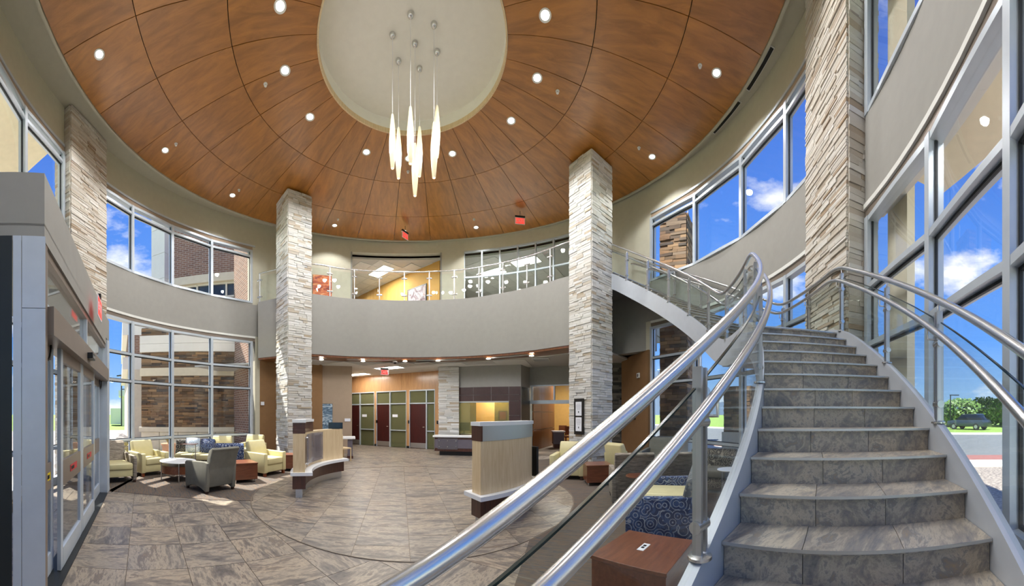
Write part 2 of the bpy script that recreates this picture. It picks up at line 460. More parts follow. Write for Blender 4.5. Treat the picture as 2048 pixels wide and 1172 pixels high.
def lay_stones(parent, faces, mat, n_single, key):
    """faces: iterable of strips; the n_single best by key become parts, the rest one stuff part"""
    st = sorted(faces, key=key)
    g = G()
    for i, (c, u, nn, w, d, h) in enumerate(st):
        if i < n_single:
            o = link('ledge_stone', unit_stone(mat, i % 9), parent)
            o.location = c; o.scale = (w, d, h); o.rotation_euler = (0, 0, math.atan2(u.y, u.x) if (-u.y * nn.x + u.x * nn.y) > 0 else math.atan2(-u.y, -u.x))
        else:
            g.obox(c, (u.x * w / 2, u.y * w / 2, 0), (nn.x * d / 2, nn.y * d / 2, 0), (0, 0, h / 2))
    if g.v:
        g.obj('ledgestone', mat, parent, kind='stuff')

# ================================================================== THE SETTING
ZB, ZT, ZHEAD, ZCEIL, FFL = 4.52, 5.77, 7.95, 8.75, 5.72
RFIELD = 3.18
def inside(p, poly):
    c = False
    for i in range(len(poly)):
        a, b = poly[i - 1], poly[i]
        if (a[1] > p[1]) != (b[1] > p[1]) and p[0] < (b[0] - a[0]) * (p[1] - a[1]) / (b[1] - a[1]) + a[0]: c = not c
    return c
def clip(poly, cl):
    for i in range(len(cl)):
        a, b = cl[i - 1], cl[i]; out = []
        side = lambda p: (b[0] - a[0]) * (p[1] - a[1]) - (b[1] - a[1]) * (p[0] - a[0])
        for j in range(len(poly)):
            p, q = poly[j - 1], poly[j]; sp, sq = side(p), side(q)
            if (sp >= 0) != (sq >= 0):
                t = sp / (sp - sq); out.append((p[0] + (q[0] - p[0]) * t, p[1] + (q[1] - p[1]) * t))
            if sq >= 0: out.append(q)
        poly = out
        if not poly: return []
    return poly
# ---- floor
floor = struct('floor')
G().prism([pol(a, 7.45) for a in range(145, 371, 5)] + [(10, 9), (10, 23), (-9, 23), (-9, 10.8)], -.12, -.008).obj('floor_bed', 'grout', floor)
fa = [float(a) for a in range(0, 360, 5)]
field_poly = [tuple(pol(a, RFIELD, CC)) for a in fa]
cl_ = [zp(216, 982), zp(300, 990), zp(400, 998), zp(470, 1001.5), zp(506, 1002)]
carpet_left = [tuple(p[:2]) for p in cl_] + [tuple(pol(a, RFIELD, CC)) for a in (200, 190, 180, 170, 160, 150, 142)] + [(-3.6, 9.4), (-4.4, 10.6), (-5.7, 10.75)] + [tuple(pol(a, 7.08)) for a in range(146, 200, 4)] + [(-6.3, 4.55), (-5.35, 3.95)]
carpet_right = [tuple(pol(a, RFIELD, CC)) for a in (-62, -50, -40, -30, -20, -10, 0, 10, 20, 30, 40)] + [(3.4, 10.4), (5.6, 10.9), (6.5, 8.6)] + [tuple(pol(a, 7.08)) for a in range(9, -62, -5)] + [tuple(pol(a, 5.5)) for a in (-64, -70, -76, -80)] + [tuple(zp(1029, 1172)[:2])]
tdir = -.84; ts = .63
t1 = Vector((sin(tdir), cos(tdir))); t2 = Vector((cos(tdir), -sin(tdir)))
tile_me = G().box(-ts / 2 + .003, ts / 2 - .003, -ts / 2 + .003, ts / 2 - .003, -.012, 0).mesh('floor_tile', 'floor_slate')
for i in range(-12, 22):
    for j in range(-4, 34):
        c = t2 * (-.165 + ts * (i + .5)) + t1 * (3.98 + ts * (j - 6 + .5))
        if (c - CW).length > 6.95 and not (-3.3 < c.x < 3.6 and 9 < c.y < 17.2 and c.y < 16.6 - .52 * c.x): continue
        if (c - CC).length < RFIELD - .5 or c.y < -.4: continue
        q = [c + t1 * a + t2 * b for a in (-.3, .3) for b in (-.3, .3)]
        if all(inside(p, carpet_left) or inside(p, carpet_right) for p in q): continue
        link('floor_tile', tile_me, floor, (c.x, c.y, 0), math.atan2(t2.y, t2.x) + (PI / 2 if (i * 7 + j * 3) % 2 else 0))
G().prism(field_poly, -.008, .001).obj('field_bed', 'grout', floor)
fdir = -.05; fs = .665
f1 = Vector((sin(fdir), cos(fdir))); f2 = Vector((cos(fdir), -sin(fdir)))
clipc = [tuple(pol(a, RFIELD - .004, CC)) for a in fa]
for i in range(-6, 7):
    for j in range(-6, 7):
        c = f2 * (.11 + fs * (i + .5)) + f1 * (6.6 + fs * (j + .5) + (.0 if i % 2 else fs / 2))
        a, b = f2 * (fs / 2 - .003), f1 * (fs / 2 - .003)
        q = clip([tuple(c - a - b), tuple(c + a - b), tuple(c + a + b), tuple(c - a + b)], clipc)
        if len(q) >= 3:
            q = [(p[0] - c.x, p[1] - c.y) for p in q]
            G().prism(q, -.006, .0).obj('floor_tile', 'floor_slate', floor, loc=(c.x, c.y, .004))
G().prism(carpet_left, -.006, .007).obj('carpet', 'carpet_streaked', floor)
G().prism(carpet_right, -.006, .007).obj('carpet', 'carpet_streaked', floor)
ring = G(); ring.strip([pol(a, RFIELD - .0, CC) for a in range(0, 365, 5)], [pol(a, RFIELD + .012, CC) for a in range(0, 365, 5)], -.006, .008)
ring.obj('field_edge_strip', 'grout', floor)

# ---- rotunda ceiling
ceil_ = struct('ceiling')
RIN, RR2, RR3, ROUT = 1.93, 3.60, 5.24, 6.74
def zc(r): return ZCEIL + .22 * (1 - (r - RIN) / (ROUT - RIN))
NS = 28; st = 360 / NS; PH = 7.2
for r0, r1 in ((RIN, RR2), (RR2, RR3), (RR3, ROUT)):
    g = G(); g1, g2 = r0 + .008, r1 - .008; da = math.degrees(.008 / r1); k = 5
    base_a = [da + (st - 2 * da) * i / k for i in range(k + 1)]
    inn = [(g1 * cos(rad(a)), g1 * sin(rad(a))) for a in base_a]; out = [(g2 * cos(rad(a)), g2 * sin(rad(a))) for a in base_a]
    vs = [(x, y, zc(r0)) for x, y in inn] + [(x, y, zc(r1)) for x, y in out] + [(x, y, zc(r0) + .03) for x, y in inn] + [(x, y, zc(r1) + .03) for x, y in out]
    n_ = k + 1; fsx = []
    for i in range(k):
        fsx += [(i, i + 1, n_ + i + 1, n_ + i), (2 * n_ + i, 3 * n_ + i, 3 * n_ + i + 1, 2 * n_ + i + 1), (i, 2 * n_ + i, 2 * n_ + i + 1, i + 1), (n_ + i, n_ + i + 1, 3 * n_ + i + 1, 3 * n_ + i)]
    fsx += [(0, n_, 3 * n_, 2 * n_), (k, 2 * n_ + k, 3 * n_ + k, n_ + k)]
    me = g.add(vs, fsx).mesh('ceiling_panel', 'ceiling_cherry')
    for s_ in range(NS):
        link('ceiling_panel', me, ceil_, (CC.x, CC.y, 0), rad(PH + s_ * st))
aa = list(range(0, 365, 5))
g = G(); g.strip([pol(a, RIN, CC) for a in aa], [pol(a, ROUT, CC) for a in aa], ZCEIL + .27, ZCEIL + .31); g.obj('backing', 'dark_gasket', ceil_)
def ray_cw(a, R):                              # from CC at angle a out to the circle CW, R
    d = Vector((cos(rad(a)), sin(rad(a)))); w = CC - CW; b = w.dot(d)
    return CC + d * (-b + math.sqrt(b * b - w.length_squared + R * R))
G().strip([pol(a, ROUT - .02, CC) for a in aa], [ray_cw(a, 7.5) for a in aa], ZCEIL + .09, ZCEIL + .16).obj('cove_soffit', 'cream_paint', ceil_)
G().strip([pol(a, ROUT + .005, CC) for a in aa], [pol(a, ROUT + .06, CC) for a in aa], ZCEIL - .03, ZCEIL + .10).obj('edge_trim', 'cream_paint', ceil_, smooth=True)
G().strip([pol(a, RIN - .03, CC) for a in aa], [pol(a, RIN + .005, CC) for a in aa], zc(RIN) - .01, zc(RIN) + .1).obj('recess_rim', 'oak', ceil_, smooth=True)
G().strip([pol(a, RIN - .02, CC) for a in aa], [pol(a, RIN + .06, CC) for a in aa], zc(RIN) + .1, 9.36).obj('recess_wall', 'recess_paint', ceil_, smooth=True)
G().prism([pol(a, RIN + .06, CC) for a in aa[:-1]], 9.34, 9.42).obj('recess_top', 'recess_paint', ceil_)
G().prism([pol(a, 7.6) for a in aa[:-1]], 9.45, 9.6).obj('roof_slab', 'cream_paint', ceil_)

# ---- rotunda wall: bands above and below the windows
def segs(a0, a1, step=2.5):
    n_ = max(2, int(round((a1 - a0) / step))); return n_
A_L, A_R = 141.95, 370.23                      # jambs of the glazed part, going round behind the camera
wl = struct('wall_left'); wr = struct('wall_right')
RWR = 7.31                                      # the stair-side bays stand a little further out
RW_ = RW
for w_, a0, a1, RW in ((wl, A_L, 191.8, RW_), (wl, 203.4, 256.0, RW_), (wr, 256.0, 310.4, RWR), (wr, 321.6, A_R, RW_)):
    G().arc(CW, RW, RW + .3, a0, a1, ZB, ZT, segs(a0, a1)).obj('band', 'taupe_paint', w_, smooth=True)
    G().arc(CW, RW, RW + .3, a0, a1, ZHEAD, ZCEIL + .12, segs(a0, a1)).obj('upper_wall', 'cream_paint', w_, smooth=True)
    G().arc(CW, RW - .03, RW + .3, a0, a1, ZB - .07, ZB, segs(a0, a1)).obj('head_trim', 'white_paint', w_, smooth=True)
    G().arc(CW, RW - .02, RW + .3, a0, a1, ZHEAD - .06, ZHEAD, segs(a0, a1)).obj('upper_head_trim', 'aluminium', w_, smooth=True)
    G().arc(CW, RW - .01, RW + .3, a0, a1, -.1, .10, segs(a0, a1)).obj('sill', 'aluminium', w_, smooth=True)
    G().arc(CW, RW + .0, RW + .12, a0, a1, ZHEAD - .2, ZHEAD - .06, segs(a0, a1)).obj('shade_pocket', 'mauve_paint', w_, smooth=True)
    G().arc(CW, RW + .0, RW + .12, a0, a1, ZB - .19, ZB - .07, segs(a0, a1)).obj('shade_pocket', 'bronze_frame', w_, smooth=True)
RW = RW_
WN = [0]
LOW = [.10, .84, 2.56, 3.36, ZB - .18]
UPP = [ZT, ZHEAD - .42, ZHEAD - .18]
def bay(a0, a1, lev, mull0=True, mull1=False, RW=RW):
    WN[0] += 1
    w = struct('window_%d' % WN[0])
    R = RW + .07
    p, q = pol(a0, R), pol(a1, R); t = (q - p).normalized(); nn = Vector((t.y, -t.x))
    L = (q - p).length
    z0, z1 = lev[0], lev[-1]
    for a, on in ((a0, mull0), (a1, mull1)):
        if on:
            c = pol(a, R); rr = (c - CW).normalized(); tt = Vector((-rr.y, rr.x))
            G().obox((c.x, c.y, (z0 + z1) / 2), tuple(tt * .045) + (0,), tuple(rr * .085) + (0,), (0, 0, (z1 - z0) / 2)).obj('mullion', 'aluminium', w)
    for i in range(len(lev) - 1):
        a, b = lev[i], lev[i + 1]
        g = G(); c = (p + q) / 2
        g.obox((c.x, c.y, (a + b) / 2), tuple(t * (L / 2 - .04)) + (0,), tuple(nn * .006) + (0,), (0, 0, (b - a) / 2 - .02)).obj('pane', 'window_glass', w)
        if 0 < i:
            G().obox((c.x, c.y, a), tuple(t * (L / 2)) + (0,), tuple(nn * .075) + (0,), (0, 0, .033)).obj('transom', 'aluminium', w)
    for z in (z0 + .035, z1 - .035):
        G().obox(((p + q).x / 2, (p + q).y / 2, z), tuple(t * (L / 2)) + (0,), tuple(nn * .07) + (0,), (0, 0, .035)).obj('rail', 'aluminium', w)
    g = G()
    for a, b in zip(lev[:-1], lev[1:]):
        for zz in (a + .045, b - .045):
            c = (p + q) / 2
            g.obox((c.x, c.y, zz), tuple(t * (L / 2 - .045)) + (0,), tuple(nn * .014) + (0,), (0, 0, .012))
        for s_ in (-1, 1):
            c = (p + q) / 2 + t * s_ * (L / 2 - .055)
            g.obox((c.x, c.y, (a + b) / 2), tuple(t * .01) + (0,), tuple(nn * .014) + (0,), (0, 0, (b - a) / 2 - .05))
    g.obj('gasket', 'dark_gasket', w)
mull = [143.11, 156.16, 169.03, 181.86, 191.6]
aw = lambda x: ang(wp(x, RWR + .07)) % 360
runs = [mull, [203.5, 214.82, 227.3, 239.8, 252.3, 256.0], [256.0, 265.5, 275.0, aw(2034), aw(1868), aw(1742)], [321.5, 328.68, 341.94, 356.44, 370.2]]
for run in runs:
    for i in range(len(run) - 1):
        last = i == len(run) - 2
        R_ = RWR if 255 < run[i] < 311 and run is runs[2] else RW
        bay(run[i], run[i + 1], LOW, True, last, R_)
        bay(run[i], run[i + 1], UPP, True, last, R_)

# ---- stone piers in the window wall
def pier(a0, a1, mat, label, n_single, rin, key):
    t = thing('stone_pier', label, 'pier', tuple(pol((a0 + a1) / 2, rin + .2)) + (0,))
    t.location = (0, 0, 0)
    p, q = pol(a0, rin), pol(a1, rin); u = (q - p).normalized(); nn = Vector((-u.y, u.x))
    mid = (p + q) / 2
    if (CW - mid).dot(nn) < 0: nn = -nn
    Wd = (q - p).length; D = .5
    g = G(); g.prism([p - nn * .02, q - nn * .02, q - nn * D, p - nn * D], 0, ZCEIL + .09); g.obj('core', 'grout', t)
    rnd = random.Random(int(a0))
    fl = list(stone_face(p, u, nn, Wd, 0, ZCEIL + .05, (.035, .06), (.2, .55), (.03, .055), rnd))
    fl += list(stone_face(p - nn * D, nn, -u, D, 0, ZCEIL + .05, (.06, .1), (.15, .3), (.02, .04), rnd))
    fl += list(stone_face(q - nn * D, nn, u, D, 0, ZCEIL + .05, (.06, .1), (.15, .3), (.02, .04), rnd))
    lay_stones(t, fl, mat, n_single, key)
    return t
def seen(s_):                                   # bigger in the picture comes first
    c = s_[0]; d = math.hypot(c.x, c.y)
    facing = -(s_[2].x * c.x + s_[2].y * c.y) / d
    vis = facing > 0.05 and c.z < H + 1.24 * d and c.z > H - .5 * d
    return -(s_[3] * s_[5] / d ** 2 * max(facing, .05)) if vis else 1
pier(191.9, 203.2, 'ledgestone_tan', 'tall ledgestone pier between the entrance vestibule and the lounge windows', 200, RW - .16, seen)
pier(310.6, 321.6, 'ledgestone_tan', 'tall ledgestone pier rising beside the curved stair landing', 300, RW - .06, seen)

# ---- free stone columns (square, facing the centre of the hall)
def column(cx, cy, a, s_, z1, mat, label, n_single, z0=0):
    t = thing('stone_column', label, 'column', (0, 0, 0))
    u = Vector((cos(rad(a)), sin(rad(a)))); v = Vector((-u.y, u.x)); c = Vector((cx, cy)); h = s_ / 2
    G().prism([c + u * (h - .03) * i + v * (h - .03) * j for i, j in ((-1, -1), (1, -1), (1, 1), (-1, 1))], z0, z1).obj('core', 'grout', t)
    fl = []; rnd = random.Random(int(cx * 10))
    for n_, w in ((u, v), (v, -u), (-u, -v), (-v, u)):
        fl += list(stone_face(c + n_ * h - w * h, w, n_, s_, z0, z1, (.05, .085), (.14, .4), (.02, .045), rnd))
    lay_stones(t, fl, mat, n_single, seen)
    return t
COLS = [(-4.03, 10.19, 48.9), (4.80, 8.11, 16.5)]
column(*COLS[0], .86, ZCEIL + .03, 'ledgestone_light', 'square white ledgestone column behind the small reception kiosk', 260)
column(*COLS[1], .86, ZCEIL + .03, 'ledgestone_light', 'square white ledgestone column with a black framed notice on it', 260)

# ---- balcony: fascia, slab, soffit
def catmull(P, k=6):
    P = [Vector(p) for p in P]; Q = [2 * P[0] - P[1]] + P + [2 * P[-1] - P[-2]]; out = []
    for i in range(1, len(Q) - 2):
        for j in range(k):
            t = j / k; a, b, c, d = Q[i - 1:i + 3]
            out.append(.5 * (2 * b + (c - a) * t + (2 * a - 5 * b + 4 * c - d) * t * t + (3 * b - a - 3 * c + d) * t ** 3))
    return out + [P[-1]]
def band_d(y): return F * (FFL - H) / (YH - y)
stair_top = pol(16.0, 5.75)
bp = [dp(516, 12.0), dp(552, 11.62), dp(590, 11.25)] + [dp(x, band_d(y)) for x, y in ((627, 588), (700, 597), (800, 601), (880, 599.5), (955, 594), (1050, 577), (1138, 552))]
path = catmull(bp, 4) + [stair_top]
def offset(P, d):
    out = []
    for i, p in enumerate(P):
        t = (P[min(i + 1, len(P) - 1)] - P[max(i - 1, 0)]).normalized(); out.append(p + Vector((-t.y, t.x)) * d)
    return out
balc = struct('wall_balcony')
G().strip(path, offset(path, .22), 3.66, FFL).obj('fascia', 'taupe_paint', balc, smooth=True)
wall_in = [ray for ray in (pol(a, RW + .02) for a in range(141, 15, -3))]
slab = offset(path, .1) + [pol(a, RW + .05) for a in range(16, 142, 3)]
G().prism(slab, FFL - .25, FFL - .01).obj('balcony_slab', 'taupe_paint', balc)
G().strip(offset(path, .02), offset(path, .78), 3.59, 3.66).obj('soffit', 'cherry_panel', balc, smooth=True)
# wood soffit slots
L_ = [0]
for i in range(1, len(path)): L_.append(L_[-1] + (path[i] - path[i - 1]).length)
def along(s_, P=path):
    for i in range(1, len(P)):
        if L_[i] >= s_:
            t = (s_ - L_[i - 1]) / (L_[i] - L_[i - 1]); return P[i - 1].lerp(P[i], t)
    return P[-1]
s_ = 1.0
while s_ < L_[-1] - 2.6:
    pts = [along(s_ + .22 * k) for k in range(9)]
    o = G().strip(offset(pts, .26), offset(pts, .33), 3.575, 3.592).obj('linear_diffuser', 'brushed_steel')
    tag(o, 'long slim air diffuser in the wooden soffit under the balcony edge', 'air vent', 'soffit slots under the balcony')
    s_ += 2.45

# ---- second floor wall behind the balcony, with a doorway opening and a glazed screen
wb = struct('wall_back')
A703, A882, A928, A1180 = 109.76, 79.78, 72.08, 30.5
ZOP = 8.28
for a0, a1, z0, z1 in ((10.2, A1180, FFL, ZCEIL + .12), (A1180, A928, ZOP, ZCEIL + .12), (A928, A882, FFL, ZCEIL + .12), (A882, A703, ZOP, ZCEIL + .12), (A703, 143.5, FFL, ZCEIL + .12)):
    G().arc(CW, RW, RW + .25, a0, a1, z0, z1, segs(a0, a1)).obj('upper_wall', 'cream_paint', wb, smooth=True)
for a in (A703, A882):
    g = G(); g.arc(CW, RW - .01, RW + .26, a - .25, a + .25, FFL, ZOP, 2); g.obj('opening_edge', 'taupe_paint', wb)
WN[0] += 1
gs = struct('window_%d' % WN[0])
sa = [A1180 + (A928 - A1180) * i / 7 for i in range(8)]
for i in range(8):
    G().arc(CW, RW + .02, RW + .1, sa[i] - .22, sa[i] + .22, FFL, ZOP, 2).obj('mullion', 'aluminium', gs)
for i in range(7):
    for z0, z1 in ((FFL + .05, 7.2), (7.2, ZOP - .04)):
        G().seg(pol(sa[i] + .25, RW + .06), pol(sa[i + 1] - .25, RW + .06), .012, z0 + .03, z1 - .03).obj('pane', 'guard_glass', gs)
for z in (FFL + .03, 7.2, ZOP - .03):
    G().arc(CW, RW + .02, RW + .1, A1180, A928, z - .03, z + .03, 14).obj('transom', 'aluminium', gs)
# rooms behind the second floor wall
ub = struct('wall_upper_rooms')
G().arc(CW, RW + .25, 14, 28, 113, FFL - .25, FFL - .01, 20).obj('room_floor', 'taupe_paint', ub)
G().arc(CW, 14, 14.2, 28, 113, FFL, 8.3, 30).obj('room_wall', 'mauve_paint', ub)
G().arc(CW, RW + .25, 14.2, 28, 113, 8.12, 8.2, 30).obj('room_ceiling', 'grid_white', ub)
for a in (28.0, 113.0, 75.5):
    p, q = pol(a, RW + .2), pol(a, 14.1)
    G().seg(p, q, .15, FFL, 8.15).obj('partition', 'taupe_paint', ub)
wA, wB = Vector((1.02, 13.85)), Vector((-3.8, 18.4))
G().seg(wA, wB, .12, FFL, 8.12).obj('corridor_wall', 'hall_yellow', ub)
tm = G().box(-.296, .296, -.296, .296, 0, .015).mesh('ceiling_tile', 'ceiling_tile_white')
dmy = Vector((sin(-.75), cos(-.75))); dmx = Vector((cos(-.75), -sin(-.75)))
for i in range(-14, 20):
    for j in range(0, 26):
        c = Vector((0, 8)) + dmx * (.61 * i) + dmy * (.61 * j)
        r = (c - CW).length; a = ang(c)
        if RW + .6 < r < 11.6 and (76 < a < 112 or 30 < a < 73):
            if (i, j) in ((-1, 11), (-1, 12)): continue
            link('ceiling_tile', tm, ub, (c.x, c.y, 8.1), math.atan2(dmx.y, dmx.x))

# ---- first floor rooms under the balcony
ZC1 = 3.52
hall = struct('ceiling_hall')
hp = offset(path, .72)
G().prism(hp + [Vector((7.6, 9.6)), Vector((9.8, 12.4)), Vector((9.8, 23)), Vector((-8.5, 23)), Vector((-8.5, 10.5))], ZC1 + .03, ZC1 + .09).obj('hall_ceiling', 'grid_white', hall)
tm2 = G().box(-.603, .603, -.298, .298, 0, .015).mesh('ceiling_tile', 'ceiling_tile_white')
hpoly = [tuple(p) for p in offset(path, 1.0)] + [(8, 10), (8, 18), (-8, 18), (-8, 11)]
# wall planes
P704, P878 = dp(704, 17.3), dp(878, 14.6)
brn = dp(704, 13.2)
def behind_doorwall(c): return (P878 - P704).cross(c - P704) > -.3
dv = (P878 - P704).normalized()
holes = []
for i in range(-9, 10):
    for j in range(-4, 10):
        c = P704.lerp(P878, .5) + dv * (1.214 * i) + Vector((dv.y, -dv.x)) * (.608 * j - .1 + .35)
        if not inside(tuple(c), hpoly) or behind_doorwall(c): continue
        if c.x < -4.5 or c.x > 4.6 or c.y < 11: continue
        link('ceiling_tile', tm2, hall, (c.x, c.y, ZC1 + .012), math.atan2(dv.y, dv.x))
hw = struct('wall_hall')
G().seg(dp(560, 12.9), brn, .2, 0, ZC1 + .05, off=.1).obj('partition', 'mauve_paint', hw)
G().seg(brn, brn + Vector((-.9, 4.4)), .2, 0, ZC1 + .05, off=.1).obj('partition', 'mauve_paint', hw)
G().seg(dp(560, 12.9), dp(560, 12.9) + Vector((-.05, .5)), .2, 0, ZC1 + .05).obj('partition', 'brown_paint', hw)
# brown recesses beside the window walls
G().seg(pol(141.6, RW + .02), pol(120, RW - .3), .16, 0, 3.62, off=.1).obj('recess_wall', 'brown_paint', hw)
G().seg(pol(10.4, RW + .0), dp(1247, 12.2), .16, 0, 3.62).obj('recess_wall', 'brown_paint', hw)
pj = [pol(a, RW) for a in (141.95, 140, 137.5)]
G().strip(pj, [pol(a, RW + .3) for a in (141.95, 140, 137.5)], 3.62, ZT).obj('return_wall', 'taupe_paint', hw)
G().arc(CW, RW - .01, RW + .2, 140.4, 141.95, 0, ZB, 2).obj('jamb', 'cream_paint', hw)
G().arc(CW, RW, RW + .3, 10.2, 24, 3.62, ZT, 6).obj('return_wall', 'taupe_paint', hw)
G().arc(CW, RW - .01, RW + .2, 10.2, 11.8, 0, ZB, 2).obj('jamb', 'cream_paint', hw)
# door wall of maple panels
nD = Vector((dv.y, -dv.x))                      # towards the lobby
dw = struct('wall_doors')
def on_dw(x):                                   # distance along the door wall seen at a column
    s_, k = sin(az(x)), cos(az(x))
    den = dv.x * k - dv.y * s_
    return (P704.y * s_ - P704.x * k) / den
LW = (P878 - P704).length
dspec = []
for fx0, fx1, split in ((690, 749, 720), (753, 813, 780), (819, 870, 853)):
    dspec.append((on_dw(fx0), on_dw(fx1), on_dw(split)))
ZD, ZF = 2.05, 2.72
edges = [-1.5]
for a, b, c in dspec: edges += [a, b]
edges += [LW + .3]
def dbox(g, a, b, o0, o1, z0, z1):
    c = P704 + dv * ((a + b) / 2) + nD * ((o0 + o1) / 2)
    return g.obox((c.x, c.y, (z0 + z1) / 2), tuple(dv * abs(b - a) / 2) + (0,), tuple(nD * abs(o1 - o0) / 2) + (0,), (0, 0, (z1 - z0) / 2))
for i in range(0, len(edges), 2):
    a, b = edges[i], edges[i + 1]
    if b - a > .02:
        dbox(G(), a, b, -.15, 0, .1, ZF).obj('wall_panel', 'maple_panel', dw)
        dbox(G(), a, b, -.15, .012, 0, .1).obj('baseboard', 'black_plastic', dw)
nu = 6
for i in range(nu):
    a, b = edges[0] + (edges[-1] - edges[0]) * i / nu, edges[0] + (edges[-1] - edges[0]) * (i + 1) / nu
    dbox(G(), a + .003, b - .003, -.15, 0, ZF, ZC1 + .05).obj('wall_panel', 'maple_panel', dw)
for k, (a, b, c) in enumerate(dspec):
    d_ = struct('door_%d' % (k + 1))
    for p in (a, b, c): dbox(G(), p - .025 if p != a else p, p + .025 if p != b else p, -.1, .02, 0, ZF).obj('frame_post', 'aluminium', d_)
    for z0 in (ZD + .02, ZF - .05): dbox(G(), a, b, -.1, .02, z0, z0 + .05).obj('frame_rail', 'aluminium', d_)
    dbox(G(), c, b, -.1, .02, .80, .84).obj('frame_rail', 'aluminium', d_)
    lf = dbox(G(), a + .03, c - .03, -.07, -.02, .01, ZD).obj('door_leaf', 'mahogany_door', d_)
    dbox(G(), a + .04, c - .04, -.02, -.015, .03, .26).obj('kick_plate', 'brushed_steel', lf)
    hp_ = P704 + dv * (c - .09) + nD * .02
    G().cyl((hp_.x, hp_.y, 1.0), (hp_.x - dv.x * .1, hp_.y - dv.y * .1, 1.0), .012).obj('lever', 'steel', lf)
    dbox(G(), a + .03, c - .03, -.05, -.04, ZD + .07, ZF - .05).obj('pane', 'office_glass', d_)
    dbox(G(), c + .03, b - .03, -.05, -.04, ZD + .07, ZF - .05).obj('pane', 'office_glass', d_)
    dbox(G(), c + .03, b - .03, -.05, -.04, .84, ZD + .02).obj('pane', 'office_glass', d_)
    dbox(G(), c + .03, b - .03, -.05, -.04, .02, .80).obj('pane', 'office_glass', d_)
    if k < 2:
        q = P704 + dv * (c + .25) + nD * -.03
        o = dbox(G(), c + .12, c + .42, -.035, -.03, 1.45, 1.58).obj('room_sign', 'paper')
        tag(o, ['small white room sign on the glass beside the far office door', 'small white room sign on the glass beside the middle office door'][k], 'sign', 'room signs')
    o = dbox(G(), b + .09, b + .17, .0, .02, 1.15, 1.30).obj('card_reader', 'black_plastic')
    tag(o, ['black card reader right of the far office door', 'black card reader right of the middle office door', 'black card reader beside the office door next to the stone pilaster'][k], 'card reader')
dbox(G(), -2, LW + .5, -2.6, -2.5, 0, ZC1).obj('office_back', 'hall_yellow', dw)
# stone pilaster, bulkhead with dark panels and pay window
sp0, sp1 = dp(878, 13.35), dp(918, 13.25)
t = thing('stone_pilaster', 'pale ledgestone pilaster rising behind the low white counter', 'pilaster')
u = (sp1 - sp0).normalized(); nn = Vector((u.y, -u.x))
G().prism([sp0 - nn * .03, sp1 - nn * .03, sp1 - nn * .8, sp0 - nn * .8], 0, ZC1 + .03).obj('core', 'grout', t)
fl = list(stone_face(sp0, u, nn, (sp1 - sp0).length, 0, ZC1, (.05, .09), (.2, .5), (.02, .05)))
fl += list(stone_face(sp0 - nn * .75, nn, -u, .75, 0, ZC1, (.05, .09), (.2, .5), (.02, .05)))
lay_stones(t, fl, 'ledgestone_light', 140, seen)
b0, b1, b2 = dp(918, 13.35), dp(1042, 12.75), dp(1060, 13.7)
u = (b1 - b0).normalized(); nb = Vector((u.y, -u.x)); LB = (b1 - b0).length
bw = struct('wall_bulkhead')
G().seg(b0, b1, .2, 2.68, ZC1 + .05, off=.1).obj('bulkhead', 'taupe_paint', bw)
G().seg(b1, b2, .2, 2.68, ZC1 + .05, off=.1).obj('bulkhead', 'taupe_paint', bw)
G().seg(b1 + u * -.02, b2, .2, 0, 2.68, off=.1).obj('side_panel', 'dark_metal', bw)
def bb(g, a, b, o0, o1, z0, z1):
    c = b0 + u * ((a + b) / 2) + nb * ((o0 + o1) / 2)
    return g.obox((c.x, c.y, (z0 + z1) / 2), tuple(u * abs(b - a) / 2) + (0,), tuple(nb * abs(o1 - o0) / 2) + (0,), (0, 0, (z1 - z0) / 2))
k = [0, LB * .24, LB * .53, LB * .81, LB]
bb(G(), 0, LB, -.2, -.012, 2.08, 2.68).obj('panel_backing', 'grid_white', bw)
bb(G(), LB * .81, LB, -.2, -.012, 0, 2.08).obj('panel_backing', 'grid_white', bw)
for z0, z1 in ((2.37, 2.68), (2.12, 2.36)):
    for i in range(4): bb(G(), k[i] + .006, k[i + 1] - .006, -.02, 0, z0, z1).obj('wall_panel', 'panel_dark', bw)
for z0, z1 in ((1.55, 2.11), (.98, 1.54), (.4, .97), (0, .39)): bb(G(), k[3] + .006, LB - .006, -.02, 0, z0, z1).obj('wall_panel', 'panel_dark', bw)
WN[0] += 1
pw = struct('window_%d' % WN[0])
bb(G(), 0, LB * .28, -.07, -.05, .78, 2.08).obj('pane', 'office_glass', pw)
bb(G(), LB * .28, LB * .58, -.1, -.08, .78, 2.08).obj('pane', 'guard_glass', pw)
bb(G(), LB * .58, LB * .81, -.07, -.05, .78, 2.08).obj('pane', 'office_glass', pw)
bb(G(), 0, LB * .81, -.12, -.02, 2.06, 2.1).obj('frame_rail', 'aluminium', pw)
bb(G(), -.05, LB * .81, -.2, .0, 0, .76).obj('apron_wall', 'panel_dark', bw)
bb(G(), -.3, LB + .3, -2.6, -2.5, 0, ZC1).obj('office_back', 'hall_yellow', bw)
bb(G(), -.4, -.3, -2.6, -.2, 0, ZC1).obj('office_side', 'mauve_paint', bw)
